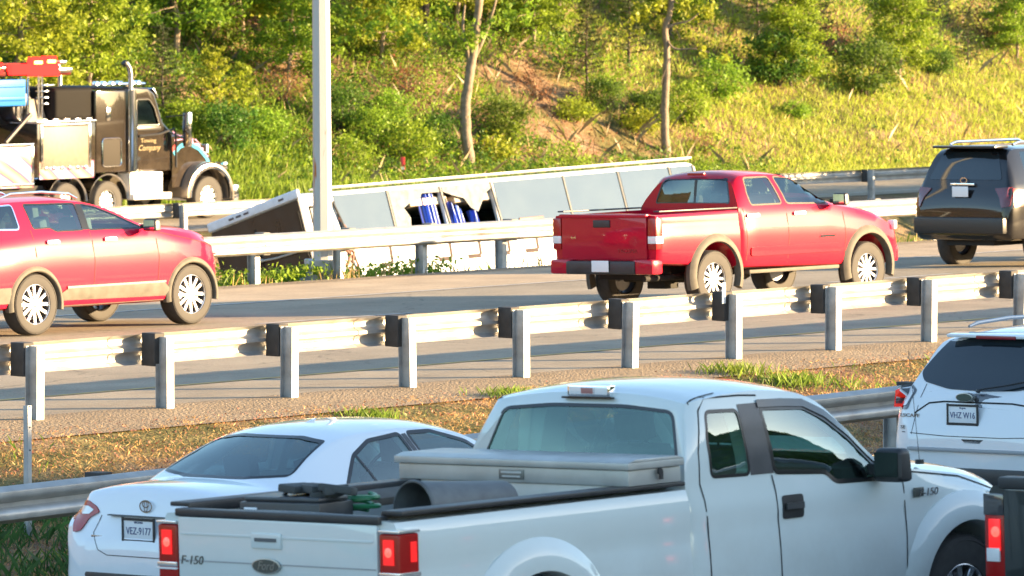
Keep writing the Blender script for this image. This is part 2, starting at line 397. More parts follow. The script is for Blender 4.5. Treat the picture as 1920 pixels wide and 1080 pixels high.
def plate(parent, y, z, x, txt, wd=.305, ht=.152, cap='VIRGINIA', tcol=(.03, .05, .16), frame=True, rot=(R(90), 0, R(-90)), sz=.075, tilt=0):
    """number plate facing -x"""
    b = MB(); b.box((x, y, z), (.006, wd, ht)); q = b.build('number_plate', mat('plate_white', (.72, .74, .76), .4), parent, bevel=.003)
    if frame:
        f = MB()
        for dy, dz, w_, h_ in ((0, ht / 2 + .002, wd + .03, .018), (0, -ht / 2 - .004, wd + .03, .022), (wd / 2 + .005, 0, .016, ht + .03), (-wd / 2 - .005, 0, .016, ht + .03)): f.box((x - .003 - (.001 if dy else 0), y + dy, z + dz), (.012, w_, h_))
        f.build('plate_frame', M_BLACK, q)
    if txt: text(txt, sz, mat('plate_ink', tcol, .5), q, (x - .004, y, z - .008), rot, sx=.82)
    if cap and txt: text(cap, .022, mat('plate_ink', tcol, .5), q, (x - .004, y, z + ht / 2 - .02), rot)
    return q
def vehicle(name, label, cat, ox, oy, z0, dth=0, roll=0, pitch=0, group=None):
    e = empty(name, (ox, oy, z0), (0, 0, 0), label, cat, group)
    m = Matrix.Rotation(TH + dth, 4, 'Z') @ Matrix.Rotation(pitch, 4, 'Y') @ Matrix.Rotation(roll, 4, 'X'); e.rotation_euler = m.to_euler(); return e
def body(parent, K, xs, paint, holes, arches, cavity=None, name='body', extra=None, depth=.42):
    """holes: list of (mode, polygon, a, b); arches: list of (x, z, r)"""
    vs, fs = loft(K, xs); bvh = bvh_of(vs, fs); me = bpy.data.meshes.new(name); me.from_pydata(vs, [], fs); o = link(name, me, [paint, M_UNDER, M_INT], parent)
    par = o.parent; o.parent = None; cs = []
    if cavity:
        a, b, ins, itop, zfl = cavity; K2 = dict(K); K2['zb'] = lambda x: zfl
        v2, f2 = loft(K2, stations(a, b, .1), ins, itop); cs.append(cutter(MB().add(v2, f2), 2))
    for h in holes:
        mb = MB(); mb.prism(h[1], {'R': 'y', 'B': 'x', 'T': 'z'}[h[0]], h[2], h[3]); cs.append(cutter(mb, h[4] if len(h) > 4 else 0))
    for (x, z, r) in arches:
        W0 = K['W'](x)
        for s in (-1, 1):
            mb = MB(); pf = arc(x, z, r, -20, 200, 28) + [(x - r * .93, -.6), (x + r * .93, -.6)]; mb.prism(pf, 'y', s * (W0 - depth), s * (W0 + .5)); cs.append(cutter(mb, 1))
    cut(o, cs); o.parent = par
    for m in list(o.data.materials): pass
    o.data.materials.clear(); [o.data.materials.append(m) for m in (paint, M_UNDER, M_INT)]
    return o, bvh
def kd(**k):
    d = {}
    for a, b in k.items(): d[a] = b if a in ('side', 'bow', 'warp') else pch(b if isinstance(b, list) else [(0, b)])
    return d
# ------------------------------------------------------------------ white work pickup (nearest)
P_WHITE = dirty_paint('white_paint', (.60, .655, .64), amt=.35, zlo=.4, zhi=1.3)
P_WHITE2 = dirty_paint('clean_white_paint', (.76, .78, .80), amt=.12, zlo=.3, zhi=.9)
P_WHITE3 = dirty_paint('pearl_white_paint', (.72, .74, .75), amt=.18, zlo=.3, zhi=.9)
P_RED = dirty_paint('red_paint', (.42, .006, .026), amt=.03, zlo=.4, zhi=.9, coat=.6)
P_RED2 = dirty_paint('crimson_paint', (.44, .006, .033), amt=.03, zlo=.3, zhi=.9, coat=.6)
P_BLACK = dirty_paint('black_paint', (.008, .008, .009), amt=.05, zlo=.3, zhi=.9)
P_GREY = dirty_paint('dark_grey_paint', (.030, .036, .036), amt=.10, zlo=.3, zhi=1.0)
def gaps(bvh, par, items, mode, wd=.008, m=None, name='panel_gap', off=.0028):
    for it in items: o = patch(bvh, ribbon(it, wd), mode, name, m or M_GAP, par, off=off, res=.12)
    return o
def white_pickup():
    t = vehicle('pickup_truck', 'nearest white pickup with an extended cab and a metal toolbox across its bed', 'pickup truck', -1.436, 34.976, -.05, -.0216, roll=R(-1.9))
    RA, FA, ZW = 1.33, 5.58, .46
    # bed
    KB = kd(zb=[(.10, .72), (.16, .62), (2.77, .55)], W=[(.10, .965), (.14, .985), (.4, .995), (2.77, .995)], zbelt=[(.10, 1.36)], Wb=[(0, .965)], We=[(0, .945)], zt=[(.10, 1.43), (2.77, 1.44)], cr=.035,
            side=[(0, .06), (.04, .02), (.12, 0), (.3, -.004), (.5, .0), (.62, .012), (.68, .02), (.75, .012), (.88, .012), (.95, .016)])
    cb = MB(); cb.box((1.43, 0, 1.6), (2.46, 1.62, 1.5)); 
    vs, fs = loft(KB, stations(.10, 2.77, .08, (.012, .03, .07))); bvb = bvh_of(vs, fs)
    me = bpy.data.meshes.new('bed'); me.from_pydata(vs, [], fs); bed = link('bed', me, [P_WHITE, M_UNDER, mat('bed_liner', (.03, .03, .03), .8, bump=.3)], None)
    cs = [cutter(cb, 2)]
    for s in (-1, 1):
        mb = MB(); mb.prism(arc(RA, .50, .52, -25, 205, 32) + [(RA - .45, -.3), (RA + .45, -.3)], 'y', s * .6, s * 1.4); cs.append(cutter(mb, 1))
    cut(bed, cs); bed.data.materials.clear(); [bed.data.materials.append(m) for m in (P_WHITE, M_UNDER, mat('bed_liner', (), .8))]; bed.parent = t
    # rail caps
    for s in (-1, 1):
        b = MB(); b.box((1.45, s * .885, 1.447), (2.60, .165, .028)); b.box((1.45, s * .806, 1.425), (2.60, .02, .06)); b.build('bed_rail_cap', M_BLACK, t, bevel=.008)
    for s in (-1, 1): flare(t, RA, .50, .505, .72, s * .985, .07, P_WHITE, n=48)
    # tailgate
    g = MB(); g.box((.105, 0, 1.05), (.06, 1.66, .66)); tg = g.build('tailgate', P_WHITE, t, bevel=.014)
    g = MB(); g.box((.115, 0, 1.405), (.09, 1.70, .05)); g.build('tailgate_cap', M_BLACK, tg, bevel=.012)
    g = MB(); g.prism([(-.80, 1.285), (.80, 1.285), (.80, 1.27), (-.80, 1.27)], 'x', .070, .076); g.build('pressed_line', P_WHITE, tg, bevel=.002)
    g = MB(); g.prism([(-.82, 1.118), (.82, 1.118), (.82, 1.110), (-.82, 1.110)], 'x', .072, .0745); g.build('pressed_line', mat('crease_grey', (.30, .31, .32), .5), tg)
    g = MB(); g.box((.072, .075, 1.255), (.02, .25, .095)); hd = g.build('tailgate_handle', P_WHITE, tg, bevel=.012)
    g = MB(); g.box((.060, .075, 1.262), (.006, .18, .022)); g.build('handle_recess', mat('recess_grey', (.10, .105, .11), .6), hd)
    # oval emblem and lettering badge
    g = MB(); n = 36; g.prism([(.075 + .118 * math.cos(2 * math.pi * k / n), 1.105 + .048 * math.sin(2 * math.pi * k / n)) for k in range(n)], 'x', .058, .075); em = g.build('oval_emblem', mat('emblem_rim', (.35, .36, .34), .3, metal=.6), tg, bevel=.003)
    g = MB(); g.prism([(.075 + .106 * math.cos(2 * math.pi * k / n), 1.105 + .040 * math.sin(2 * math.pi * k / n)) for k in range(n)], 'x', .055, .0575); g.build('emblem_field', mat('emblem_field', (.06, .07, .06), .35, coat=.5), em)
    text('Ford', .075, mat('emblem_script', (.25, .26, .24), .3, metal=.5), em, (.0545, .075, 1.105), (R(90), 0, R(-90)), sx=.95, shear=.3)
    text('F-150', .075, mat('badge_grey', (.12, .13, .12), .35, metal=.5), tg, (.074, .715, 1.115), (R(90), 0, R(-90)), 'badge', .004, 1.12, .2)
    # tail lamps
    for s, md in ((-1, 'R'), (1, 'L')):
        b = MB(); b.box((.165, s * .925, 1.11), (.18, .165, .44)); hs = b.build('tail_lamp', M_RED, t, bevel=.02, seg=3)
        b = MB()
        b.box((.165, s * .928, 1.342), (.19, .165, .018)); b.build('lamp_band', mat('lamp_chrome', (.7, .7, .7), .2, metal=.7), hs, bevel=.004); b = MB(); b.box((.165, s * .928, 1.085), (.192, .166, .03)); b.build('lamp_band', mat('lamp_chrome', (), .2), hs, bevel=.004)
        b = MB(); b.box((.163, s * .930, 1.060), (.192, .17, .012)); b.build('lamp_line', M_LAMPW, hs, bevel=.003)
        b = MB(); b.box((.072, s * .925, 1.22), (.006, .085, .15)); b.build('brake_light', M_REDLIT, hs)
        b = MB(); b.lathe([(.03, 0), (.0, -.008)], (.068, s * .925, 1.22), 'x', 14); b.build('bulb', M_REDHOT, hs)
        b = MB(); b.box((.20, s * 1.0095, 1.22), (.05, .004, .12)); b.build('side_light', M_REDLIT, hs)
    b = MB(); b.box((0.03, 0, .62), (.16, 1.9, .22)); b.build('rear_bumper', M_CHR, t, bevel=.03)
    # cab and bonnet
    KC = kd(zb=[(2.79, .50), (6.0, .46), (6.3, .52)], W=[(2.79, .965), (2.86, .985), (3.1, .995), (4.9, .995), (5.6, .99), (6.05, .965), (6.3, .88)],
            zbelt=[(2.79, 1.42), (4.1, 1.42), (4.95, 1.39), (5.5, 1.33), (6.1, 1.20), (6.3, 1.05)], Wb=[(2.79, .93), (4.9, .945), (5.6, .90), (6.2, .80)],
            We=[(2.79, .78), (2.91, .815), (3.6, .82), (4.2, .80), (4.95, .84), (6.2, .72)], bow=.10, warp=lambda x, y, z: (x + max(0, z - 1.46)**1.25 * .46 * max(0, 1 - (x - 2.79) / .75), y, z),
            zt=[(2.79, 1.955), (2.77, 1.985), (2.92, 2.015), (3.2, 2.04), (3.6, 2.05), (4.0, 2.02), (4.18, 1.975), (4.95, 1.49), (5.1, 1.475), (5.6, 1.42), (6.1, 1.30), (6.3, 1.12)],
            cr=[(2.79, .06), (3.1, .075), (4.1, .075), (4.6, .06), (4.95, .07), (6.3, .05)],
            side=[(0, .08), (.04, .02), (.1, .004), (.3, 0), (.5, .004), (.66, .016), (.72, .022), (.80, .018), (.9, .03)])
    qw = rp([(3.05, 1.465), (3.42, 1.458), (3.40, 1.865), (3.10, 1.872), (3.055, 1.70)], .04)
    fw = rp([(3.665, 1.455), (4.17, 1.425), (4.26, 1.355), (4.72, 1.345), (4.69, 1.44), (4.50, 1.62), (4.28, 1.76), (4.08, 1.845), (3.62, 1.865)], .04)
    rwp = rp([(-.71, 1.875), (-.3, 1.905), (.3, 1.905), (.71, 1.875), (.85, 1.52), (-.85, 1.52)], .06)
    wsp = rp([(-.66, 1.93), (.66, 1.93), (.78, 1.50), (-.78, 1.50)], .06)
    cab, bv = body(t, KC, stations(2.79, 6.3, .07, (.008, .02, .045, .08)), P_WHITE, [('R', qw, -2, 2), ('R', fw, -2, 2), ('B', rwp, 2.5, 3.25), ('B', wsp, 4.05, 5.4)], [(FA, .50, .52)], (2.90, 4.95, .10, .07, .75), name='cab')
    gl = patch(bv, rwp, 'B', 'rear_window', glass('rear_green_glass', (.46, .66, .58), .10, gcol=(.72, .95, .86)), t, off=-.004, res=.12)
    patch(bv, ribbon(rwp, .022, True), 'B', 'window_seal', M_TRIM, gl, off=.002)
    patch(bv, wsp, 'F', 'windscreen', M_GLASS, t, off=-.004, res=.12)
    for md in 'RL':
        q = patch(bv, qw, md, 'rear_side_window', M_GLASS, t, off=-.004, res=.12); patch(bv, ribbon(qw, .022, True), md, 'window_seal', M_TRIM, q, off=.002)
        # door: black pillar applique, frame, glass, handle
        pil = patch(bv, [(3.43, 1.452), (3.655, 1.45), (3.61, 1.90), (3.41, 1.90)], md, 'pillar_trim', mat('pillar_grey', (.06, .06, .065), .35, var=.1), t, off=.003)
        q = patch(bv, fw, md, 'door_window', M_GLASS, t, off=-.004, res=.12); patch(bv, ribbon(fw, .03, True), md, 'window_seal', M_TRIM, q, off=.004)
        patch(bv, ribbon([(3.60, 1.895), (3.85, 1.888), (4.08, 1.873), (4.30, 1.79), (4.53, 1.645), (4.74, 1.45)], .05), md, 'rain_deflector', mat('smoked_plastic', (.055, .057, .06), .15), q, off=.012)
        patch(bv, [(4.66, 1.36), (4.90, 1.34), (4.88, 1.385), (4.70, 1.50)], md, 'mirror_base', M_TRIM, t, off=.004)
        gaps(bv, t, [[(3.635, 1.44), (3.645, 1.15), (3.65, .55)], [(4.945, 1.38), (4.95, 1.0), (4.93, .62), (4.88, .52)], [(2.93, 1.43), (2.95, 1.62), (3.04, 1.88), (3.12, 1.955), (3.45, 1.955), (3.62, 1.945)], [(2.93, 1.43), (2.95, 1.2), (2.96, .55)], [(4.98, 1.375), (5.6, 1.30), (6.2, 1.13)]], md, .011)
        g = patch(bv, rp([(3.69, 1.155), (3.90, 1.155), (3.90, 1.305), (3.69, 1.305)], .025), md, 'door_handle', M_BLACK, t, off=.002, thick=.006)
        patch(bv, [(3.71, 1.215), (3.885, 1.215), (3.885, 1.255), (3.71, 1.255)], md, 'handle_grip', mat('grip_black', (.05, .052, .055), .35), g, off=.015, thick=.012)
    text('F-150', .07, mat('badge_chrome', (.35, .35, .35), .25, metal=.8), t, (5.17, -.999, 1.225), (R(90), 0, 0), 'badge', .004, 1.25, .2)
    b = MB(); b.box((5.08, -.990, 1.232), (.10, .012, .06)); b.build('badge', mat('badge_grey', (), .3), t, bevel=.004)
    # roof channel joints (dark curves where the roof skin meets the rear pillars)
    for s in (-1, 1):
        q = patch(bv, ribbon([(2.99, s * .795), (3.04, s * .785), (3.14, s * .775), (3.28, s * .77)], .014), 'T', 'roof_joint', M_GAP, t, off=.004, res=.05)
    b = MB(); b.box((2.99, .0, 1.995), (.06, .36, .075)); q = b.build('high_brake_light', M_CHR, t, bevel=.012)
    b = MB(); b.box((2.959, .0, 1.997), (.01, .32, .05)); b.box((2.953, 0, 1.997), (.012, .11, .046), mi=1); b.build('lamp_lens', [M_LAMPW, mat('dull_red_lens', (.35, .16, .15), .3)], q, bevel=.004)
    b = MB(); b.box((2.955, 0, 1.953), (.03, .42, .012)); b.build('lamp_seal', M_TRIM, q)
    b = MB(); b.tube([(5.25, -.87, 1.40), (5.25, -.87, 1.43)], .03, 10); b.tube([(5.25, -.87, 1.42), (5.16, -.87, 2.15)], .0022, 5); b.build('aerial', M_BLACK, t)
    for s in (-1, 1): flare(t, FA, .50, .505, .71, s * .98, .07, P_WHITE, n=48)
    MG = mat('mirror_dark_reflection', (.03, .045, .04), .15, metal=.4); mirror(t, 4.66, -.96, 1.44, M_BLACK, .24, .15, .22, MG); mirror(t, 4.66, .96, 1.44, M_BLACK, .24, .15, .22, MG)  # dark green reflection put into the colour of the mirror faces
    seats(t, [4.1], .95); b = MB(); b.box((3.25, 0, 1.0), (.3, 1.4, .5)); b.build('rear_bench', M_SEAT, t, bevel=.04)
    b = MB(); b.box((4.75, 0, 1.25), (.45, 1.6, .35)); b.build('dashboard', M_INT, t, bevel=.05); steering(t, 4.45, .38, 1.36)
    for y in (-.84, .84):
        wheel(t, RA, y, ZW, .27, .58, 6); wheel(t, FA, y, ZW, .27, .58, 6)
    b = MB(); b.box((4.3, -.99, .47), (2.4, .10, .05)); b.build('running_board', M_CHR, t, bevel=.01)
    b = MB(); b.box((3.2, 0, .5), (5.4, .9, .25)); b.tube([(RA, -.7, ZW), (RA, .7, ZW)], .06); b.build('chassis', M_UNDER, t)
    return t
tr = white_pickup()
def on_bed(name, label, cat, loc, rz=0, group=None):
    m = tr.matrix_basis @ Matrix.Translation(loc) @ Matrix.Rotation(rz, 4, 'Z'); e = empty(name, (0, 0, 0), (0, 0, 0), label, cat, group); e.matrix_basis = m; return e
# toolbox across the bed
M_ALU = mat('dull_aluminium', (.42, .43, .41), .42, metal=.35, var=.12, scale=5)
tb = on_bed('tool_box', 'long dull aluminium toolbox lying across the bed behind the cab of the white pickup', 'tool box', (2.46, 0, 1.462))
b = MB(); b.box((0, 0, .05), (.50, 1.93, .10)); b.box((0, 0, -.20), (.46, 1.60, .40)); b.build('case', M_ALU, tb, bevel=.008)
b = MB(); b.box((-.005, 0, .125), (.535, 1.97, .044)); b.prism([(-.27, .147), (.27, .147), (.20, .166), (-.20, .166)], 'y', -.985, .985); b.build('lid', M_ALU, tb, bevel=.006)
b = MB(); b.box((-.252, .0, .052), (.006, .21, .062)); q = b.build('maker_plate', mat('plate_grey', (.18, .19, .18), .4, metal=.5), tb, bevel=.003)
b = MB(); b.box((-.256, 0, .066), (.004, .17, .012)); b.box((-.256, 0, .040), (.004, .15, .010)); b.build('plate_lines', mat('plate_pale', (.5, .5, .48), .4), q)
b = MB(); b.tube([(.02, -.985, .08), (.02, -1.00, .08)], .022, 12); b.box((.03, -.992, .055), (.03, .012, .05)); b.build('latch', M_BLACK, tb)
# open drum lying on its side
dr = on_bed('plastic_drum', 'grey open ended drum lying on its side in the pickup bed', 'drum', (.84, -.42, 1.40), R(-5))
b = MB(); b.lathe([(.170, -.0), (.18, 0), (.185, .02), (.175, .03), (.13, .75), (.12, .77), (.01, .775), (.01, .76), (.12, .755), (.162, .03), (.168, .004)], ax='x', n=40); b.build('shell', mat('grey_drum', (.10, .105, .105), .55, var=.3), dr)
b = MB(); pts = [(.30, .145 * math.cos(t_ * .2),   .145 * math.sin(t_ * .2)) for t_ in range(32)]; b.tube(pts, .012, 6); b.build('inner_rib', M_BLACK, dr)
# black case with a pale end, green hose, dark bags
cs_ = on_bed('equipment_case', 'black equipment case with a pale end tag at the tail of the pickup bed', 'case', (.55, .28, 1.33), R(6))
b = MB(); b.box((0, 0, 0), (.34, .62, .26)); b.box((0, 0, .145), (.30, .58, .03)); b.build('case_body', mat('case_black', (.035, .037, .04), .4, var=.2), cs_, bevel=.03)
b = MB(); b.box((-.172, .22, .06), (.006, .10, .07)); b.build('pale_tag', mat('tag_white', (.75, .76, .78), .5), cs_, bevel=.01)
b = MB(); b.tube([(0, -.18, .15), (0, -.14, .185), (0, .06, .19), (0, .10, .15)], .014); b.build('handle', M_BLACK, cs_)
bgm = on_bed('rag_bundle', 'dark crumpled cover heaped on the equipment case in the pickup bed', 'cover', (.66, .10, 1.515))
b = MB(); random.seed(4)
for k in range(7): 
    a = random.uniform(0, 3.1); b.box((random.uniform(-.08, .08), random.uniform(-.22, .22), random.uniform(-.01, .02)), (.16, .22, .05), rot=(random.uniform(-.2, .2), random.uniform(-.2, .2), a))
b.build('folds', mat('dark_cloth', (.05, .055, .055), .8), bgm, bevel=.015)
hs_ = on_bed('garden_hose', 'coiled green hose lying loose in the pickup bed beside the drum', 'hose', (.86, .05, 1.33))
b = MB(); pts = []
for k in range(90):
    a = k * .28; rr = .10 + .02 * math.sin(k * .11); pts.append((rr * math.cos(a) * .8, rr * math.sin(a) * 1.25, .05 + k * .0012 + .02 * math.sin(a * .5)))
b.tube(pts, .015, 6); b.build('hose_coil', mat('green_hose', (.02, .16, .06), .35), hs_)
bd = on_bed('lumber_plank', 'dark weathered board lying lengthwise in the pickup bed behind the drum', 'plank', (1.45, .52, 1.40), R(3))
b = MB(); b.box((0, 0, 0), (1.55, .20, .05), rot=(.2, -.01, 0)); b.build('board', mat('old_board', (.07, .065, .055), .85, var=.3), bd, bevel=.006)
tp = on_bed('tarpaulin', 'dark crumpled sheet covering the load heaped in the pickup bed', 'tarpaulin', (1.25, 0, 1.20))
b = MB(); nx_, ny_ = 40, 26; vv = []
for i in range(nx_ + 1):
    for j in range(ny_ + 1):
        x = -1.0 + 2.0 * i / nx_; y = -.78 + 1.56 * j / ny_; ed = min(1, 6 * min(i / nx_, 1 - i / nx_, j / ny_, 1 - j / ny_)); vv.append((x, y, -.3 + ed * (.30 + .05 * nz(x, y, .25, 3) + .03 * nz(x, y, .09, 8))))
b.add(vv, [(i * (ny_ + 1) + j, (i + 1) * (ny_ + 1) + j, (i + 1) * (ny_ + 1) + j + 1, i * (ny_ + 1) + j + 1) for i in range(nx_) for j in range(ny_)])
b.build('sheet', mat('tarp_dark', (.045, .055, .055), .6, var=.4, scale=6), tp, recalc=False)
# ------------------------------------------------------------------ white saloon beside the pickup
def ellipse(cy, cz, a, b_, n=32, a0=0, a1=360): return [(cy + a * math.cos(R(a0 + (a1 - a0) * k / n)), cz + b_ * math.sin(R(a0 + (a1 - a0) * k / n))) for k in range(n + (0 if a1 - a0 == 360 else 1))]
def ring_strip(par, y, z, a, b_, x, wd, m, name='emblem_ring', t=.006):
    e = MB(); n = 32; sec = [(-wd / 2, 0), (-wd / 2, -t), (wd / 2, -t), (wd / 2, 0)]
    def pf(i, p): an = 2 * math.pi * i / n; return (x + p[1], y + (a + p[0]) * math.cos(an), z + (b_ + p[0]) * math.sin(an))
    e.sweep(sec, pf, n + 1, caps=False); return e.build(name, m, par)
def saloon():
    t = vehicle('sedan_car', 'white sedan half hidden behind the white work pickup', 'car', -2.69, 42.125, -.22, -.011, roll=R(-1.2))
    K = kd(zb=[(0, .34), (.1, .27), (4.4, .24), (4.6, .3)], W=[(0, .60), (.02, .70), (.05, .765), (.12, .83), (.3, .868), (.8, .886), (2.6, .888), (3.8, .87), (4.3, .79), (4.6, .55)],
           zbelt=[(0, .50), (.02, .60), (.06, .73), (.12, .84), (.2, .90), (.5, .955), (1.0, .985), (2.5, .985), (3.4, .94), (4.2, .80), (4.6, .52)],
           Wb=[(0, .58), (.06, .68), (.12, .70), (.25, .76), (.6, .80), (1.2, .835), (2.8, .84), (3.6, .80), (4.4, .66), (4.6, .5)],
           We=[(0, .55), (.1, .60), (.2, .66), (.7, .69), (1.1, .63), (1.5, .575), (2.4, .585), (2.8, .60), (3.6, .70), (4.4, .6), (4.6, .4)],
           zt=[(0, .55), (.02, .68), (.05, .76), (.08, .84), (.105, .93), (.13, 1.02), (.16, 1.065), (.22, 1.085), (.5, 1.10), (.75, 1.105), (.95, 1.19), (1.2, 1.305), (1.45, 1.395), (1.7, 1.44), (2.1, 1.458), (2.5, 1.445), (2.8, 1.40), (3.65, 1.0), (4.2, .9), (4.5, .75), (4.6, .6)],
           cr=[(0, .03), (.15, .06), (.7, .06), (1.3, .06), (2.3, .065), (3.5, .08), (4.6, .05)],
           side=[(0, .08), (.05, .03), (.12, .008), (.3, 0), (.5, .008), (.66, .008), (.80, .004), (.9, .012)])
    w1 = rp([(1.38, 1.06), (1.62, 1.265), (1.80, 1.335), (2.14, 1.365), (2.25, 1.04), (1.42, 1.03)], .03); w1 = rp([(1.37, 1.035), (1.58, 1.24), (1.80, 1.335), (2.15, 1.365), (2.26, 1.03)], .03)
    w2 = rp([(2.35, 1.03), (2.24, 1.368), (2.50, 1.365), (2.85, 1.27), (3.25, 1.02)], .03)
    rw = rp([(-.52, 1.345), (-.3, 1.375), (.3, 1.375), (.52, 1.345), (.635, 1.135), (.3, 1.115), (-.3, 1.115), (-.635, 1.135)], .03)
    xs = sorted(set(stations(0, 4.6, .07, (.01, .02, .035, .05, .065, .08, .095, .11, .13, .16, .2))))
    bd, bv = body(t, K, xs, P_WHITE2, [('R', w1, -2, 2), ('R', w2, -2, 2), ('B', rw, .78, 1.75), ('B', rp([(-.55, 1.34), (.55, 1.34), (.66, 1.04), (-.66, 1.04)], .03), 2.75, 4)], [(1.03, .32, .37), (3.73, .32, .37)], (.75, 3.5, .07, .05, .5))
    q = patch(bv, rw, 'B', 'rear_window', glass('saloon_rear_glass', (.30, .42, .44), .20), t, off=-.003, res=.09); patch(bv, ribbon(rw, .016, True), 'B', 'window_seal', M_TRIM, q, off=.004, res=.05)
    patch(bv, rp([(-.55, 1.34), (.55, 1.34), (.66, 1.04), (-.66, 1.04)], .03), 'F', 'windscreen', M_GLASSL, t, off=-.003, res=.1)
    for md in 'RL':
        for w_, n_ in ((w1, 'rear_door_window'), (w2, 'front_door_window')):
            q = patch(bv, w_, md, n_, M_GLASSL, t, off=-.003, res=.1); patch(bv, ribbon(w_, .028, True), md, 'window_seal', M_TRIM, q, off=.002, res=.1)
        patch(bv, ribbon([(1.60, 1.25), (1.70, 1.03)], .022), md, 'window_divider', M_TRIM, q, off=.001)
        patch(bv, [(2.17, 1.36), (2.22, 1.365), (2.33, 1.03), (2.28, 1.03)], md, 'pillar_trim', mat('satin_grey', (.05, .052, .055), .4), t, off=.003)
        gaps(bv, t, [[(2.31, 1.0), (2.33, .7), (2.28, .35)], [(1.36, 1.0), (1.45, .8), (1.40, .62)], [(3.3, .98), (3.33, .5)]], md, .006)
        g = patch(bv, rp([(1.55, .86), (1.75, .86), (1.75, .90), (1.55, .90)], .02), md, 'door_handle', P_WHITE2, t, off=.0, thick=.02)
    # boot shut lines, lamps, emblem
    gaps(bv, t, [[(.45, .865), (.50, .74), (.42, .62), (.32, .585), (-.32, .585), (-.42, .62), (-.50, .74), (-.45, .865)]], 'B', .006)
    b = MB(); b.prism([(-.36, .868), (.36, .868), (.36, .876), (-.36, .876)], 'x', .055, .09); b.build('boot_recess_line', mat('recess_grey', (), .5), t)
    for s in (-1, 1):
        lp = [(s * .475, .885), (s * .52, .925), (s * .62, .965), (s * .695, .955), (s * .74, .90), (s * .755, .80), (s * .72, .73), (s * .64, .745), (s * .575, .84)]
        if s < 0: lp = lp[::-1]
        l = patch(bv, rp(lp, .02, 3), 'B', 'tail_lamp', M_RED, t, off=-.004, thick=.016, res=.04)
        cl = [(s * .535, .90), (s * .60, .925), (s * .68, .925), (s * .70, .885), (s * .66, .865), (s * .58, .868)]
        patch(bv, rp(cl if s > 0 else cl[::-1], .012, 3), 'B', 'clear_lens', M_LAMPW, l, off=.013, thick=.002, res=.04)
        patch(bv, [(.13, .73), (.30, .80), (.36, .90), (.26, .955), (.13, .93)], 'RL'[s > 0], 'side_lens', M_RED, l, off=-.004, thick=.014, res=.05)
    e1 = ring_strip(t, 0.0, .945, .060, .042, .095, .010, M_CHR, 'maker_emblem'); ring_strip(e1, 0.0, .960, .034, .022, .095, .008, M_CHR); ring_strip(e1, 0, .945, .016, .040, .095, .008, M_CHR)
    b = MB(); b.box((.045, .44, .712), (.012, .15, .020)); b.build('model_badge', mat('badge_chrome', (), .3), t, bevel=.004)
    plate(t, .02, .775, .035, 'VEZ-9177')
    b = MB(); b.box((.02, 0, .40), (.05, 1.1, .12)); b.build('bumper_insert', M_BLACK, t, bevel=.02)
    b = MB(); b.prism([(1.72, 1.43), (1.86, 1.44), (1.90, 1.475), (1.84, 1.46)], 'y', -.012, .012); b.build('roof_aerial', P_WHITE2, t, bevel=.003)
    mirror(t, 3.05, -.87, 1.03, P_WHITE2, .2, .1, .14); mirror(t, 3.05, .87, 1.03, P_WHITE2, .2, .1, .14)
    seats(t, [1.72], .36, .36); seats(t, [2.65], .46, .36); b = MB(); b.box((3.35, 0, .85), (.5, 1.4, .2)); b.build('dashboard', M_INT, t, bevel=.05); steering(t, 3.05, .36, .95)
    for y in (-.77, .77): wheel(t, 1.03, y, .32, .205, .64, 10, 'single'); wheel(t, 3.73, y, .32, .205, .64, 10, 'single')
    return t
saloon()
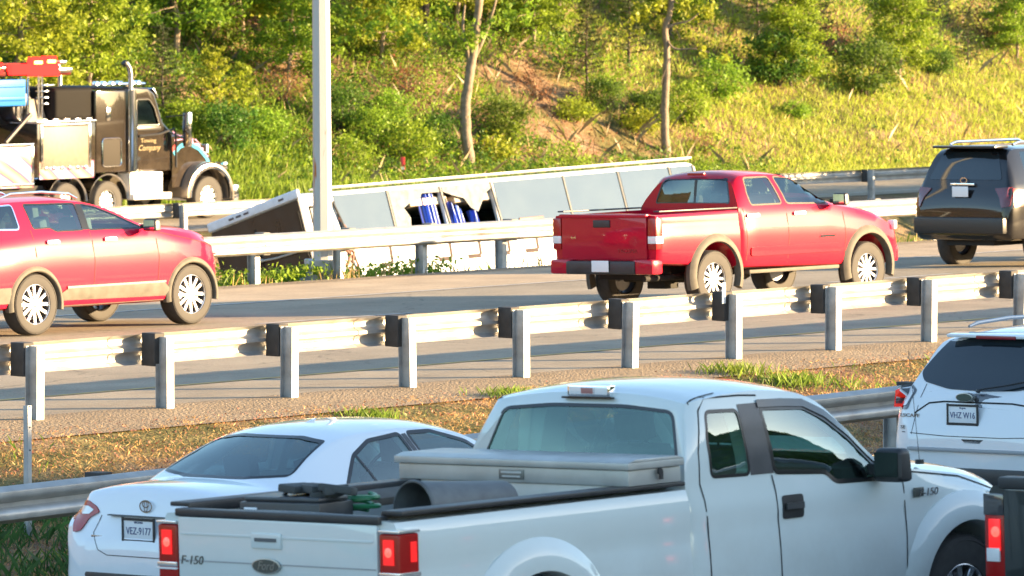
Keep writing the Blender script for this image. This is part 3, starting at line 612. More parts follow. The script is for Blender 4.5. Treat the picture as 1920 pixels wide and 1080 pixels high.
# ------------------------------------------------------------------ white compact SUV, tail towards us
def small_suv():
    t = vehicle('compact_suv', 'white compact SUV with a dark rear window at the right edge beyond the pickup', 'car', 3.90 - .0 * ST, 49.425 + .0 * CT, -.16, -.018, roll=R(-1.2))
    K = kd(zb=[(0, .42), (.1, .33), (4.5, .3)], W=[(0, .72), (.02, .80), (.06, .86), (.15, .90), (.5, .918), (3.4, .915), (4.2, .85), (4.52, .6)],
           zbelt=[(0, .70), (.03, .80), (.08, .95), (.14, 1.05), (.3, 1.10), (3.0, 1.06), (4.0, .95), (4.52, .6)], Wb=[(0, .70), (.08, .80), (.2, .84), (3.2, .86), (4.3, .7), (4.52, .5)],
           We=[(0, .68), (.08, .76), (.16, .79), (.35, .69), (.6, .63), (2.4, .63), (3.3, .74), (4.52, .4)],
           zt=[(0, .74), (.02, .84), (.05, .93), (.08, 1.02), (.11, 1.10), (.14, 1.14), (.22, 1.26), (.32, 1.42), (.42, 1.55), (.48, 1.60), (.6, 1.635), (.9, 1.665), (1.6, 1.685), (2.4, 1.64), (3.35, 1.12), (4.1, 1.0), (4.4, .85), (4.52, .7)],
           cr=[(0, .03), (.3, .05), (.8, .06), (3, .07), (4.52, .05)])
    xs = sorted(set(stations(0, 4.52, .07, (.01, .02, .035, .05, .065, .08, .095, .11, .125, .14, .18, .22, .27, .32, .37, .42, .47))))
    sw = rp([(.75, 1.14), (.70, 1.30), (.95, 1.53), (2.3, 1.56), (3.0, 1.16)], .04)
    bd, bv = body(t, K, xs, P_WHITE3, [('R', sw, -2, 2)], [(.93, .35, .40), (3.62, .35, .40)], (.55, 3.2, .08, .06, .5))
    for md in 'RL':
        q = patch(bv, sw, md, 'side_window', M_GLASSD, t, off=-.003, res=.1); patch(bv, ribbon(sw, .03, True), md, 'window_seal', M_TRIM, q, off=.002)
    rw = rp([(-.56, 1.575), (-.2, 1.595), (.2, 1.595), (.56, 1.575), (.73, 1.30), (.66, 1.22), (.36, 1.165), (0, 1.155), (-.36, 1.165), (-.66, 1.22), (-.73, 1.30)], .04)
    patch(bv, rw, 'B', 'rear_window', mat('dark_rear_glass', (.012, .018, .022), .03, coat=.2, spec=.6), t, off=.002, thick=.004, res=.05)
    b = MB(); b.box((.46, 0, 1.612), (.16, 1.10, .03), rot=(0, R(-6), 0)); sp = b.build('roof_spoiler', P_WHITE3, t, bevel=.014)
    b = MB(); b.box((.383, 0.02, 1.598), (.02, .42, .03)); b.build('high_brake_light', mat('dark_red_lens', (.22, .015, .025), .25), sp, bevel=.008)
    # wiper
    b = MB(); b.tube([(.10, 0, 1.17), (.14, -.28, 1.215), (.17, -.46, 1.25)], .009, 6); b.tube([(.10, 0, 1.17), (.09, 0, 1.15)], .02, 8); b.build('rear_wiper', M_BLACK, t)
    for s in (-1, 1):
        lp = [(s * .885, 1.165), (s * .80, 1.205), (s * .70, 1.145), (s * .745, .985), (s * .885, .985)]
        l = patch(bv, rp(lp if s > 0 else lp[::-1], .02, 3), 'B', 'tail_lamp', mat('smoked_lens', (.05, .05, .055), .12, coat=1), t, off=-.004, thick=.012, res=.05)
        cl = [(s * .885, 1.15), (s * .80, 1.185), (s * .725, 1.14), (s * .755, 1.02), (s * .885, 1.005)]; patch(bv, rp(cl if s > 0 else cl[::-1], .02, 3), 'B', 'clear_lens', M_LAMPW, l, off=.009, thick=.003, res=.05)
        c2 = [(s * .895, 1.14), (s * .845, 1.16), (s * .84, 1.08), (s * .80, 1.05), (s * .81, 1.0), (s * .895, 1.0)]; patch(bv, c2 if s > 0 else c2[::-1], 'B', 'red_lens', mat('brake_lamp_soft', (.55, .03, .02), .3, emit=(1, .04, .02), es=.06, spec=.2), l, off=.014, thick=.003, res=.05)
        patch(bv, rp([(.07, .995), (.30, 1.06), (.38, 1.13), (.12, 1.14)], .03, 3), 'RL'[s > 0], 'side_lens', mat('smoked_lens', (), .1), l, off=-.003, thick=.01, res=.06)
    gaps(bv, t, [[(.66, .955), (.59, 1.0), (.52, 1.045), (.36, 1.062), (-.36, 1.062), (-.52, 1.045), (-.59, 1.0), (-.66, .955)]], 'B', .014, name='tailgate_recess')
    gaps(bv, t, [[(.885, .80), (.30, .775), (-.30, .775), (-.885, .80)], [(.62, 1.2), (.64, .95), (.655, .78)], [(-.62, 1.2), (-.64, .95), (-.655, .78)]], 'B', .006)
    b = MB()
    for zz, h in ((.66, .03),): b.box((-.005, 0, zz), (.05, 1.35, h))
    b.build('bumper_step', mat('step_grey', (.30, .31, .32), .5), t, bevel=.012)
    b = MB(); b.box((-.0, 0, .44), (.06, 1.5, .14)); b.build('lower_bumper', M_BLACK, t, bevel=.03)
    b = MB(); b.prism([(-.12, .755), (.12, .755), (.08, .715), (-.08, .715)], 'x', .0, .05); b.build('tailgate_pull', M_BLACK, t, bevel=.005)
    b = MB(); b.prism(ellipse(.12, 1.105, .09, .038), 'x', .055, .11); e1 = b.build('oval_emblem', mat('emblem_rim', (), .3), t, bevel=.003)
    b = MB(); b.prism(ellipse(.12, 1.105, .080, .031), 'x', .052, .0545); b.build('emblem_field', mat('emblem_green', (.03, .07, .06), .3, coat=.5), e1)
    plate(t, .12, .96, .035, 'VHZ W16', sz=.075, cap='Virginia')
    for y in (.70, .56): pass
    text('ESCAPE', .042, mat('badge_chrome', (), .3), t, (.055, .70, .935), (R(90), 0, R(-90)), 'badge', .003, 1.5)
    text('SE', .04, mat('badge_chrome', (), .3), t, (.03, .76, .835), (R(90), 0, R(-90)), 'badge', .003, 1.3)
    for s in (-1, 1):
        b = MB(); b.tube([(.72, s * .56, 1.665), (.85, s * .565, 1.69), (1.3, s * .57, 1.712), (2.0, s * .57, 1.705), (2.4, s * .56, 1.66)], [.012, .018, .018, .018, .012], 8); b.build('roof_rail', mat('rail_grey', (.35, .36, .37), .35, metal=.6), t)
    for y in (-.79, .79): wheel(t, .93, y, .35, .225, .64, 5); wheel(t, 3.62, y, .35, .225, .64, 5)
    mirror(t, 2.95, -.9, 1.12, P_WHITE3, .22, .1, .16); mirror(t, 2.95, .9, 1.12, P_WHITE3, .22, .1, .16)
    return t
small_suv()
# ------------------------------------------------------------------ dark pickup whose rear corner enters at lower right
def dark_pickup():
    X, Y = 3.02, 36.6
    t = vehicle('pickup_truck', 'dark grey pickup of which only the rear corner shows at the lower right', 'pickup truck', 0, 0, -.02, -.02, roll=R(-1.9))
    c, s_ = math.cos(TH - .02), math.sin(TH - .02); lx, ly = .10, .98; t.location = (X - (lx * c - ly * s_), Y - (lx * s_ + ly * c), -.02)
    K = kd(zb=[(.08, .6)], W=[(.08, .96), (.14, .985), (2.2, .99)], zbelt=[(0, 1.41)], Wb=[(0, .96)], We=[(0, .93)], zt=[(0, 1.50)], cr=.05)
    vs_, fs_ = loft(K, stations(.08, 2.2, .1, (.012, .03, .06))); bv = bvh_of(vs_, fs_); me = bpy.data.meshes.new('bed'); me.from_pydata(vs_, [], fs_); bed = link('bed', me, [P_GREY, M_UNDER, M_INT], None)
    cs = [cutter(MB().box((1.15, 0, 1.7), (1.9, 1.64, 1.6)), 2)]
    for s in (-1, 1): cs.append(cutter(MB().prism(arc(1.2, .42, .47, -25, 205, 24) + [(.78, -.3), (1.62, -.3)], 'y', s * .6, s * 1.3), 1))
    cut(bed, cs); bed.data.materials.clear(); [bed.data.materials.append(m) for m in (P_GREY, M_UNDER, M_INT)]; bed.parent = t
    K2 = kd(zb=[(2.25, .5)], W=[(2.25, .97), (2.4, .99), (5.2, .98), (5.8, .85)], zbelt=[(2.25, 1.42), (4.4, 1.38), (5.8, 1.1)], Wb=[(2.25, .94), (5.8, .8)], We=[(2.25, .7), (2.4, .74), (3.9, .73), (4.5, .84), (5.8, .7)], zt=[(2.25, 1.9), (2.4, 1.98), (3.8, 1.98), (4.6, 1.47), (5.6, 1.33), (5.8, 1.15)], cr=.07)
    sw = rp([(2.5, 1.46), (2.52, 1.85), (3.8, 1.85), (4.35, 1.42)], .05)
    bd, bv2 = body(t, K2, stations(2.25, 5.8, .1), P_GREY, [('R', sw, -2, 2)], [(4.9, .42, .47)], (2.35, 4.5, .1, .07, .7), name='cab')
    for md in 'RL': patch(bv2, sw, md, 'side_window', M_GLASSD, t, off=-.003, res=.15)
    patch(bv2, rp([(-.65, 1.86), (.65, 1.86), (.76, 1.5), (-.76, 1.5)], .05), 'B', 'rear_window', mat('dark_rear_glass', (), .03), t, off=.003)
    g = MB(); g.box((.085, 0, 1.08), (.07, 1.66, .72)); tg = g.build('tailgate', P_GREY, t, bevel=.016)
    g = MB(); g.box((.09, 0, 1.475), (.12, 1.72, .075)); g.build('tailgate_cap', M_BLACK, tg, bevel=.02)
    text('FORD', .12, mat('letter_silver', (.8, .82, .84), .25, metal=.6), tg, (.048, .44, 1.04), (R(90), 0, R(-90)), 'lettering', .004, 1.3)
    for s in (-1, 1):
        b = MB(); b.box((.14, s * .91, 1.10), (.16, .155, .60)); l = b.build('tail_lamp', M_RED, t, bevel=.016)
        b = MB(); b.box((.057, s * .905, 1.145), (.012, .09, .20)); b.build('brake_light', M_REDLIT, l, bevel=.004)
        b = MB(); b.lathe([(.035, 0), (0, -.006)], (.05, s * .895, 1.165), 'x', 12); b.build('bulb', M_REDHOT, l)
        b = MB(); b.box((.055, s * .915, 1.02), (.016, .10, .085)); b.build('reversing_lens', M_LAMPW, l, bevel=.004)
        b = MB(); b.box((.138, s * .912, 1.335), (.166, .16, .14)); b.build('upper_lens', mat('smoked_lens', (), .1), l, bevel=.012)
    g = MB(); g.box((0, 0, .62), (.2, 1.9, .2)); g.build('rear_bumper', M_CHR, t, bevel=.03)
    for y in (-.84, .84): wheel(t, 1.2, y, .40, .27, .58, 6); wheel(t, 4.9, y, .40, .27, .58, 6)
dark_pickup()
# ------------------------------------------------------------------ red crew cab pickup on the far carriageway
M_ARCH = mat('arch_plastic', (.12, .11, .092), .6, var=.2, spec=.15)  # warm grey base for arches and cladding
def red_pickup():
    t = vehicle('pickup_truck', 'red crew cab pickup with beige wheel arches driving on the far carriageway', 'pickup truck', 1.234, 78.39, -.14, -.04, roll=R(-1.8))
    K = kd(zb=[(.06, .62), (1.74, .52)], W=[(.06, .90), (.10, .925), (.4, .935), (1.74, .94)], zbelt=[(0, 1.24)], Wb=[(0, .905)], We=[(0, .89)], zt=[(.06, 1.30), (1.74, 1.32)], cr=.03)
    vs_, fs_ = loft(K, stations(.06, 1.74, .08, (.012, .03))); bvb = bvh_of(vs_, fs_); me = bpy.data.meshes.new('bed'); me.from_pydata(vs_, [], fs_); bed = link('bed', me, [P_RED, M_UNDER, M_INT], None)
    cs = [cutter(MB().box((.92, 0, 1.6), (1.55, 1.6, 1.5)), 2)]
    for s in (-1, 1): cs.append(cutter(MB().prism(arc(1.22, .42, .46, -25, 205, 28) + [(.78, -.3), (1.66, -.3)], 'y', s * .55, s * 1.2), 1))
    cut(bed, cs); bed.data.materials.clear(); [bed.data.materials.append(m) for m in (P_RED, M_UNDER, M_INT)]; bed.parent = t
    for s in (-1, 1):
        b = MB(); b.box((.92, s * .86, 1.325), (1.6, .11, .02)); b.build('bed_rail_cap', M_BLACK, t, bevel=.006)
        flare(t, 1.24, .44, .44, .555, s * .93, .05, M_ARCH, a0=-22, a1=200)
    g = MB(); g.box((.055, 0, .98), (.06, 1.52, .60)); g.box((.045, 0, 1.27), (.10, 1.56, .05)); tg = g.build('tailgate', P_RED, t, bevel=.014)
    g = MB(); g.box((.02, .03, 1.165), (.02, .30, .10)); g.build('tailgate_handle', M_BLACK, tg, bevel=.01)
    text('TACOMA', .075, mat('dark_red_letter', (.30, .01, .015), .4), tg, (.022, -.42, .80), (R(90), 0, R(-90)), 'lettering', .004, 1.1)
    text('4x4', .06, M_CHR, tg, (.022, .55, .98), (R(90), 0, R(-90)), 'badge', .003, 1.1)
    for s in (-1, 1):
        b = MB(); b.box((.10, s * .855, 1.03), (.14, .15, .42)); l = b.build('tail_lamp', M_RED, t, bevel=.02)
        b = MB(); b.box((.099, s * .858, .95), (.145, .151, .10)); b.build('clear_lens', M_LAMPW, l, bevel=.008)
    b = MB(); b.box((.03, 0, .58), (.20, 1.24, .18)); b.build('rear_bumper', M_BLACK, t, bevel=.03)
    for s in (-1, 1): b = MB(); b.box((.06, s * .74, .59), (.22, .36, .20)); b.build('bumper_corner', P_RED, t, bevel=.04)
    plate(t, -.02, .60, -.085, None, frame=False)
    KC = kd(zb=[(1.78, .50), (5.0, .45), (5.3, .5)], W=[(1.78, .91), (1.85, .93), (2.1, .94), (4.2, .94), (4.7, .935), (5.1, .88), (5.33, .72)],
            zbelt=[(1.78, 1.32), (3.6, 1.30), (4.2, 1.24), (4.9, 1.10), (5.33, .85)], Wb=[(1.78, .88), (3.8, .885), (4.6, .84), (5.2, .70)],
            warp=lambda x, y, z: (x + max(0, z - 1.34)**1.2 * .5 * max(0, 1 - (x - 1.78) / .6), y, z), bow=.08,
            We=[(1.78, .64), (1.9, .68), (3.0, .65), (3.3, .66), (3.95, .78), (5.2, .62)],
            zt=[(1.78, 1.72), (1.83, 1.765), (1.95, 1.80), (2.3, 1.82), (2.8, 1.80), (3.05, 1.76), (3.95, 1.36), (4.1, 1.345), (4.6, 1.27), (5.1, 1.12), (5.33, .92)], cr=[(1.78, .06), (3.9, .06), (5.3, .05)])
    rw = rp([(2.05, 1.35), (2.03, 1.50), (2.09, 1.72), (2.62, 1.72), (2.70, 1.35)], .05); fw = rp([(2.80, 1.35), (2.73, 1.72), (3.05, 1.70), (3.35, 1.60), (3.78, 1.36), (3.60, 1.33)], .05)
    bw = rp([(-.56, 1.71), (.56, 1.71), (.70, 1.38), (-.70, 1.38)], .06); ws = rp([(-.58, 1.73), (.58, 1.73), (.72, 1.40), (-.72, 1.40)], .05)
    cab, bv = body(t, KC, stations(1.78, 5.33, .08, (.01, .03, .06)), P_RED, [('R', rw, -2, 2), ('R', fw, -2, 2), ('B', bw, 1.5, 2.15), ('B', ws, 3.0, 4.5)], [(4.46, .42, .46)], (1.89, 3.9, .09, .06, .7), name='cab')
    patch(bv, bw, 'B', 'rear_window', glass('pickup_rear_glass', (.12, .15, .16), .09), t, off=-.003, res=.15); patch(bv, ribbon(bw, .025, True), 'B', 'window_seal', M_TRIM, t, off=.002, res=.2)
    patch(bv, [[(-.02, 1.70), (.02, 1.70), (.02, 1.39), (-.02, 1.39)]], 'B', 'slider_bar', M_TRIM, t, off=.001)
    patch(bv, ws, 'F', 'windscreen', M_GLASSL, t, off=-.003, res=.15)
    for md in 'RL':
        for w_, n_ in ((rw, 'rear_door_window'), (fw, 'front_door_window')):
            q = patch(bv, w_, md, n_, M_GLASSL, t, off=-.003, res=.15); patch(bv, ribbon(w_, .022, True), md, 'window_seal', M_ARCH, q, off=.002, res=.15)
        gaps(bv, t, [[(2.74, 1.32), (2.76, .9), (2.72, .55)], [(3.93, 1.30), (3.97, .9), (3.93, .55)], [(1.86, 1.32), (1.90, .85), (1.86, .6)]], md, .010)
        for hx in (2.03, 3.00): g = patch(bv, rp([(hx - .12, 1.19), (hx + .12, 1.19), (hx + .12, 1.235), (hx - .12, 1.235)], .02), md, 'door_handle', M_CHR, t, off=.0, thick=.03)
        patch(bv, rp([(1.95, .66), (3.85, .66), (3.85, .78), (1.95, .78)], .04), md, 'door_moulding', P_RED, t, off=.0, thick=.018)
        patch(bv, [(3.40, .865), (3.72, .865), (3.74, .895), (3.42, .895)], md, 'door_badge', M_CHR, t, off=.001, thick=.006)
    for s in (-1, 1):
        flare(t, 4.46, .44, .44, .555, s * .932, .05, M_ARCH, a0=-18, a1=200)
        b = MB(); b.box((5.16, s * .80, .98), (.24, .10, .13), rot=(0, 0, s * -.5)); b.build('headlight', M_LAMPW, t, bevel=.02)
        mirror(t, 3.72, s * .92, 1.38, P_RED if s > 0 else mat('mirror_black', (.03, .03, .03), .4), .24, .11, .17)
    b = MB(); b.box((1.94, 0, 1.775), (.04, .3, .035)); b.build('high_brake_light', M_RED, t, bevel=.008)
    b = MB(); b.box((5.28, 0, .58), (.14, 1.5, .24)); b.build('front_bumper', P_RED, t, bevel=.05)
    b = MB(); b.box((2.9, -.86, .45), (1.9, .10, .05)); b.box((2.9, .86, .45), (1.9, .10, .05)); b.build('side_step', M_ARCH, t, bevel=.012)
    seats(t, [2.35, 3.15], .84, .35, mat('pale_seat', (.24, .22, .2), .8)); b = MB(); b.box((3.75, 0, 1.15), (.4, 1.5, .25)); b.build('dashboard', M_INT, t, bevel=.05); steering(t, 3.5, .36, 1.25)
    b = MB(); b.box((2.7, 0, .50), (4.6, .85, .2)); b.tube([(1.22, -.7, .38), (1.22, .7, .38)], .05); b.box((1.2, 0, .36), (.28, .32, .22)); b.tube([(.25, -.5, .42), (1.5, -.45, .42)], .045); b.build('chassis', M_UNDER, t, bevel=.01)
    for x in (1.22, 4.46):
        for y in (-.80, .80): wheel(t, x, y, .385, .25, .58, 6)
    return t
red_pickup()
# ------------------------------------------------------------------ crimson SUV at left
def red_suv():
    t = vehicle('suv_car', 'crimson three row SUV with pale lower cladding at the left edge of the far carriageway', 'car', -7.417, 73.92, -.20, 0, roll=R(-1.2))
    K = kd(zb=[(0, .42), (.15, .34), (4.4, .32), (4.72, .40)], W=[(0, .72), (.03, .82), (.1, .90), (.3, .94), (.8, .955), (3.6, .955), (4.1, .93), (4.45, .84), (4.72, .55)],
           zbelt=[(0, .62), (.05, .85), (.12, 1.08), (.3, 1.20), (1.5, 1.27), (3.2, 1.27), (3.9, 1.20), (4.4, 1.09), (4.72, .62)],
           Wb=[(0, .70), (.12, .82), (.5, .88), (3.2, .89), (4.1, .80), (4.72, .5)], We=[(0, .66), (.12, .74), (.4, .66), (2.0, .66), (2.5, .68), (3.25, .80), (4.4, .66), (4.72, .4)],
           zt=[(0, .68), (.05, .92), (.1, 1.12), (.16, 1.28), (.35, 1.62), (.5, 1.71), (.9, 1.745), (1.6, 1.75), (2.1, 1.715), (2.5, 1.64), (3.3, 1.35), (3.5, 1.33), (4.0, 1.29), (4.4, 1.20), (4.62, 1.04), (4.72, .72)], cr=[(0, .04), (.5, .06), (4.7, .06)])
    w1 = rp([(.36, 1.36), (.44, 1.64), (.90, 1.655), (.88, 1.345)], .05)
    w2 = rp([(1.12, 1.345), (1.10, 1.655), (2.02, 1.64), (1.99, 1.30), (1.50, 1.30), (1.42, 1.35)], .04); w3 = rp([(2.09, 1.30), (2.13, 1.63), (2.38, 1.585), (2.70, 1.47), (3.10, 1.29)], .04)
    ws = rp([(-.6, 1.60), (.6, 1.60), (.74, 1.33), (-.74, 1.33)], .05)
    bd, bv = body(t, K, sorted(set(stations(0, 4.72, .08, (.015, .03, .05, .08, .12, .16)))), P_RED2, [('R', w1, -2, 2), ('R', w2, -2, 2), ('R', w3, -2, 2), ('B', ws, 2.3, 3.6)], [(1.05, .39, .42), (3.91, .39, .42)], (.4, 3.2, .08, .06, .6))
    patch(bv, ws, 'F', 'windscreen', M_GLASSL, t, off=-.003, res=.15)
    patch(bv, rp([(-.55, 1.60), (.55, 1.60), (.68, 1.28), (-.68, 1.28)], .05), 'B', 'rear_window', mat('dark_rear_glass', (), .03), t, off=.002)
    for md in 'RL':
        for w_, n_, g_ in ((w1, 'quarter_window', M_GLASSD), (w2, 'rear_door_window', M_GLASS), (w3, 'front_door_window', M_GLASSL)):
            q = patch(bv, w_, md, n_, g_, t, off=-.003, res=.12); patch(bv, ribbon(w_, .02, True), md, 'window_trim', M_CHR if w_ is w1 else M_TRIM, q, off=.002, res=.15)
        patch(bv, [(1.995, 1.30), (2.035, 1.635), (2.125, 1.63), (2.085, 1.30)], md, 'pillar_trim', M_TRIM, t, off=.002)
        cl = patch(bv, [[(1.50, .34), (3.46, .34), (3.46, .50), (3.38, .57), (1.62, .57), (1.50, .52)]], md, 'lower_cladding', M_ARCH, t, off=-.002, thick=.02, res=.15)
        patch(bv, ribbon([(1.60, .585), (3.40, .585)], .028), md, 'cladding_strip', M_CHR, cl, off=.014, thick=.006)
        patch(bv, [[(0.05, .42), (.60, .42), (.60, .62), (.05, .62)]], md, 'rear_cladding', M_ARCH, t, off=-.002, thick=.015)
        gaps(bv, t, [[(1.06, 1.33), (1.08, .98)], [(2.09, 1.28), (2.12, .9), (2.09, .58)], [(3.26, 1.24), (3.30, .9), (3.27, .60)], [(3.35, 1.22), (4.2, 1.06), (4.5, .96)]], md, .010)
        for hx in (1.38, 2.42): patch(bv, rp([(hx - .11, 1.15), (hx + .11, 1.15), (hx + .11, 1.195), (hx - .11, 1.195)], .02), md, 'door_handle', M_CHR, t, off=.0, thick=.03)
    for s in (-1, 1):
        for x in (1.05, 3.91): flare(t, x, .39, .415, .49, s * .945, .035, M_ARCH, a0=-10, a1=190)
        mirror(t, 3.02, s * .95, 1.33, mat('mirror_black', (), .4), .24, .12, .16)
        b = MB(); b.tube([(.75, s * .60, 1.735), (.95, s * .61, 1.79), (1.5, s * .61, 1.80), (2.0, s * .61, 1.76), (2.15, s * .61, 1.70)], [.012, .018, .018, .018, .012], 8); b.build('roof_rail', M_CHR, t)
        b = MB(); b.box((4.50, s * .72, .94), (.22, .16, .10), rot=(0, .1, s * -.75)); b.build('headlight', M_LAMPW, t, bevel=.02)
    seats(t, [1.75, 2.55], .80, .38, mat('grey_seat', (.13, .13, .135), .8)); b = MB(); b.box((3.1, 0, 1.12), (.4, 1.5, .25)); b.build('dashboard', M_INT, t, bevel=.05); steering(t, 2.9, .38, 1.2)
    b = MB(); b.box((2.4, 0, .42), (4.0, 1.0, .18)); b.tube([(1.05, -.7, .39), (1.05, .7, .39)], .05); b.build('chassis', M_UNDER, t)
    for x in (1.05, 3.91):
        for y in (-.83, .83): wheel(t, x, y, .392, .25, .66, 6)
red_suv()
# ------------------------------------------------------------------ black SUV ahead of the red pickup
def black_suv():
    t = vehicle('suv_car', 'black boxy SUV seen from behind at the right edge of the far carriageway', 'car', 6.882, 89.77, -.22, -.016, roll=R(-1.2))
    K = kd(zb=[(0, .50), (.15, .42), (4.6, .40)], W=[(0, .80), (.03, .87), (.1, .92), (.3, .94), (4.0, .94), (4.6, .7)], zbelt=[(0, .85), (.05, 1.02), (.12, 1.18), (.3, 1.22), (3.4, 1.2), (4.6, .9)],
           Wb=[(0, .78), (.12, .86), (.4, .89), (3.4, .88), (4.6, .6)], We=[(0, .76), (.12, .80), (.35, .66), (.6, .655), (2.8, .65), (3.6, .76), (4.6, .5)],
           zt=[(0, .88), (.03, 1.02), (.07, 1.14), (.11, 1.24), (.17, 1.40), (.30, 1.70), (.38, 1.77), (.6, 1.80), (2.4, 1.80), (2.8, 1.74), (3.6, 1.30), (4.5, 1.1), (4.6, 1.0)], cr=[(0, .04), (.4, .06)])
    sw = rp([(.55, 1.30), (.60, 1.70), (1.3, 1.70), (1.3, 1.26)], .05); s2 = rp([(1.38, 1.26), (1.38, 1.70), (2.75, 1.68), (3.3, 1.26)], .05)
    bd, bv = body(t, K, sorted(set(stations(0, 4.6, .09, (.015, .03, .05, .07, .09, .11, .14, .17, .22, .26, .30)))), P_BLACK, [('R', sw, -2, 2), ('R', s2, -2, 2)], [(1.0, .40, .44), (3.79, .40, .44)], (.4, 3.4, .08, .06, .6))
    for md in 'RL':
        for w_ in (sw, s2): patch(bv, w_, md, 'side_window', M_GLASSD, t, off=-.003, res=.15)
        patch(bv, rp([(.12, .90), (.40, .93), (.42, 1.15), (.15, 1.18)], .03), md, 'side_lens', M_RED, t, off=0, thick=.015)
    rw = rp([(-.52, 1.70), (.52, 1.70), (.70, 1.30), (-.70, 1.30)], .06)
    patch(bv, rw, 'B', 'rear_window', mat('dark_rear_glass', (), .03), t, off=.003, thick=.004, res=.1)
    b = MB(); b.box((.27, 0, 1.775), (.34, 1.2, .04)); b.build('roof_spoiler', P_BLACK, t, bevel=.015)
    b = MB(); b.box((.075, 0, 1.235), (.05, .46, .035)); b.build('tailgate_garnish', M_CHR, t, bevel=.01)
    ring_strip(t, 0, 1.29, .06, .04, .10, .012, M_CHR, 'maker_emblem', .01)
    for s in (-1, 1):
        lp = [(s * .60, 1.18), (s * .90, 1.20), (s * .90, .92), (s * .78, .90), (s * .72, 1.05)]; l = patch(bv, rp(lp if s > 0 else lp[::-1], .03), 'B', 'tail_lamp', mat('deep_red_lens', (.10, .008, .01), .15, coat=1), t, off=0, thick=.02)
        b = MB(); b.tube([(.55, s * .60, 1.80), (.7, s * .60, 1.835), (2.3, s * .60, 1.835), (2.45, s * .60, 1.79)], .02, 8); b.build('roof_rail', M_CHR, t)
        mirror(t, 3.2, s * .93, 1.28, P_BLACK, .24, .12, .18)
        b = MB(); b.box((-.012, s * .62, .72), (.02, .16, .05)); b.build('reflector', M_LAMPW, t, bevel=.006)
    b = MB(); b.box((.0, 0, .64), (.14, 1.72, .24)); b.build('rear_bumper', mat('bumper_black', (.02, .02, .02), .4), t, bevel=.04)
    plate(t, 0.0, 1.13, -.0, None, frame=False)
    b = MB(); b.box((2.3, 0, .44), (4.1, .9, .2)); b.tube([(1.0, -.7, .4), (1.0, .7, .4)], .06); b.tube([(.1, -.42, .45), (.9, -.42, .45)], .035); b.build('chassis', M_UNDER, t)
    for x in (1.0, 3.79):
        for y in (-.82, .82): wheel(t, x, y, .385, .25, .58, 6)
    t.scale = (1, 1, 1.055)
black_suv()
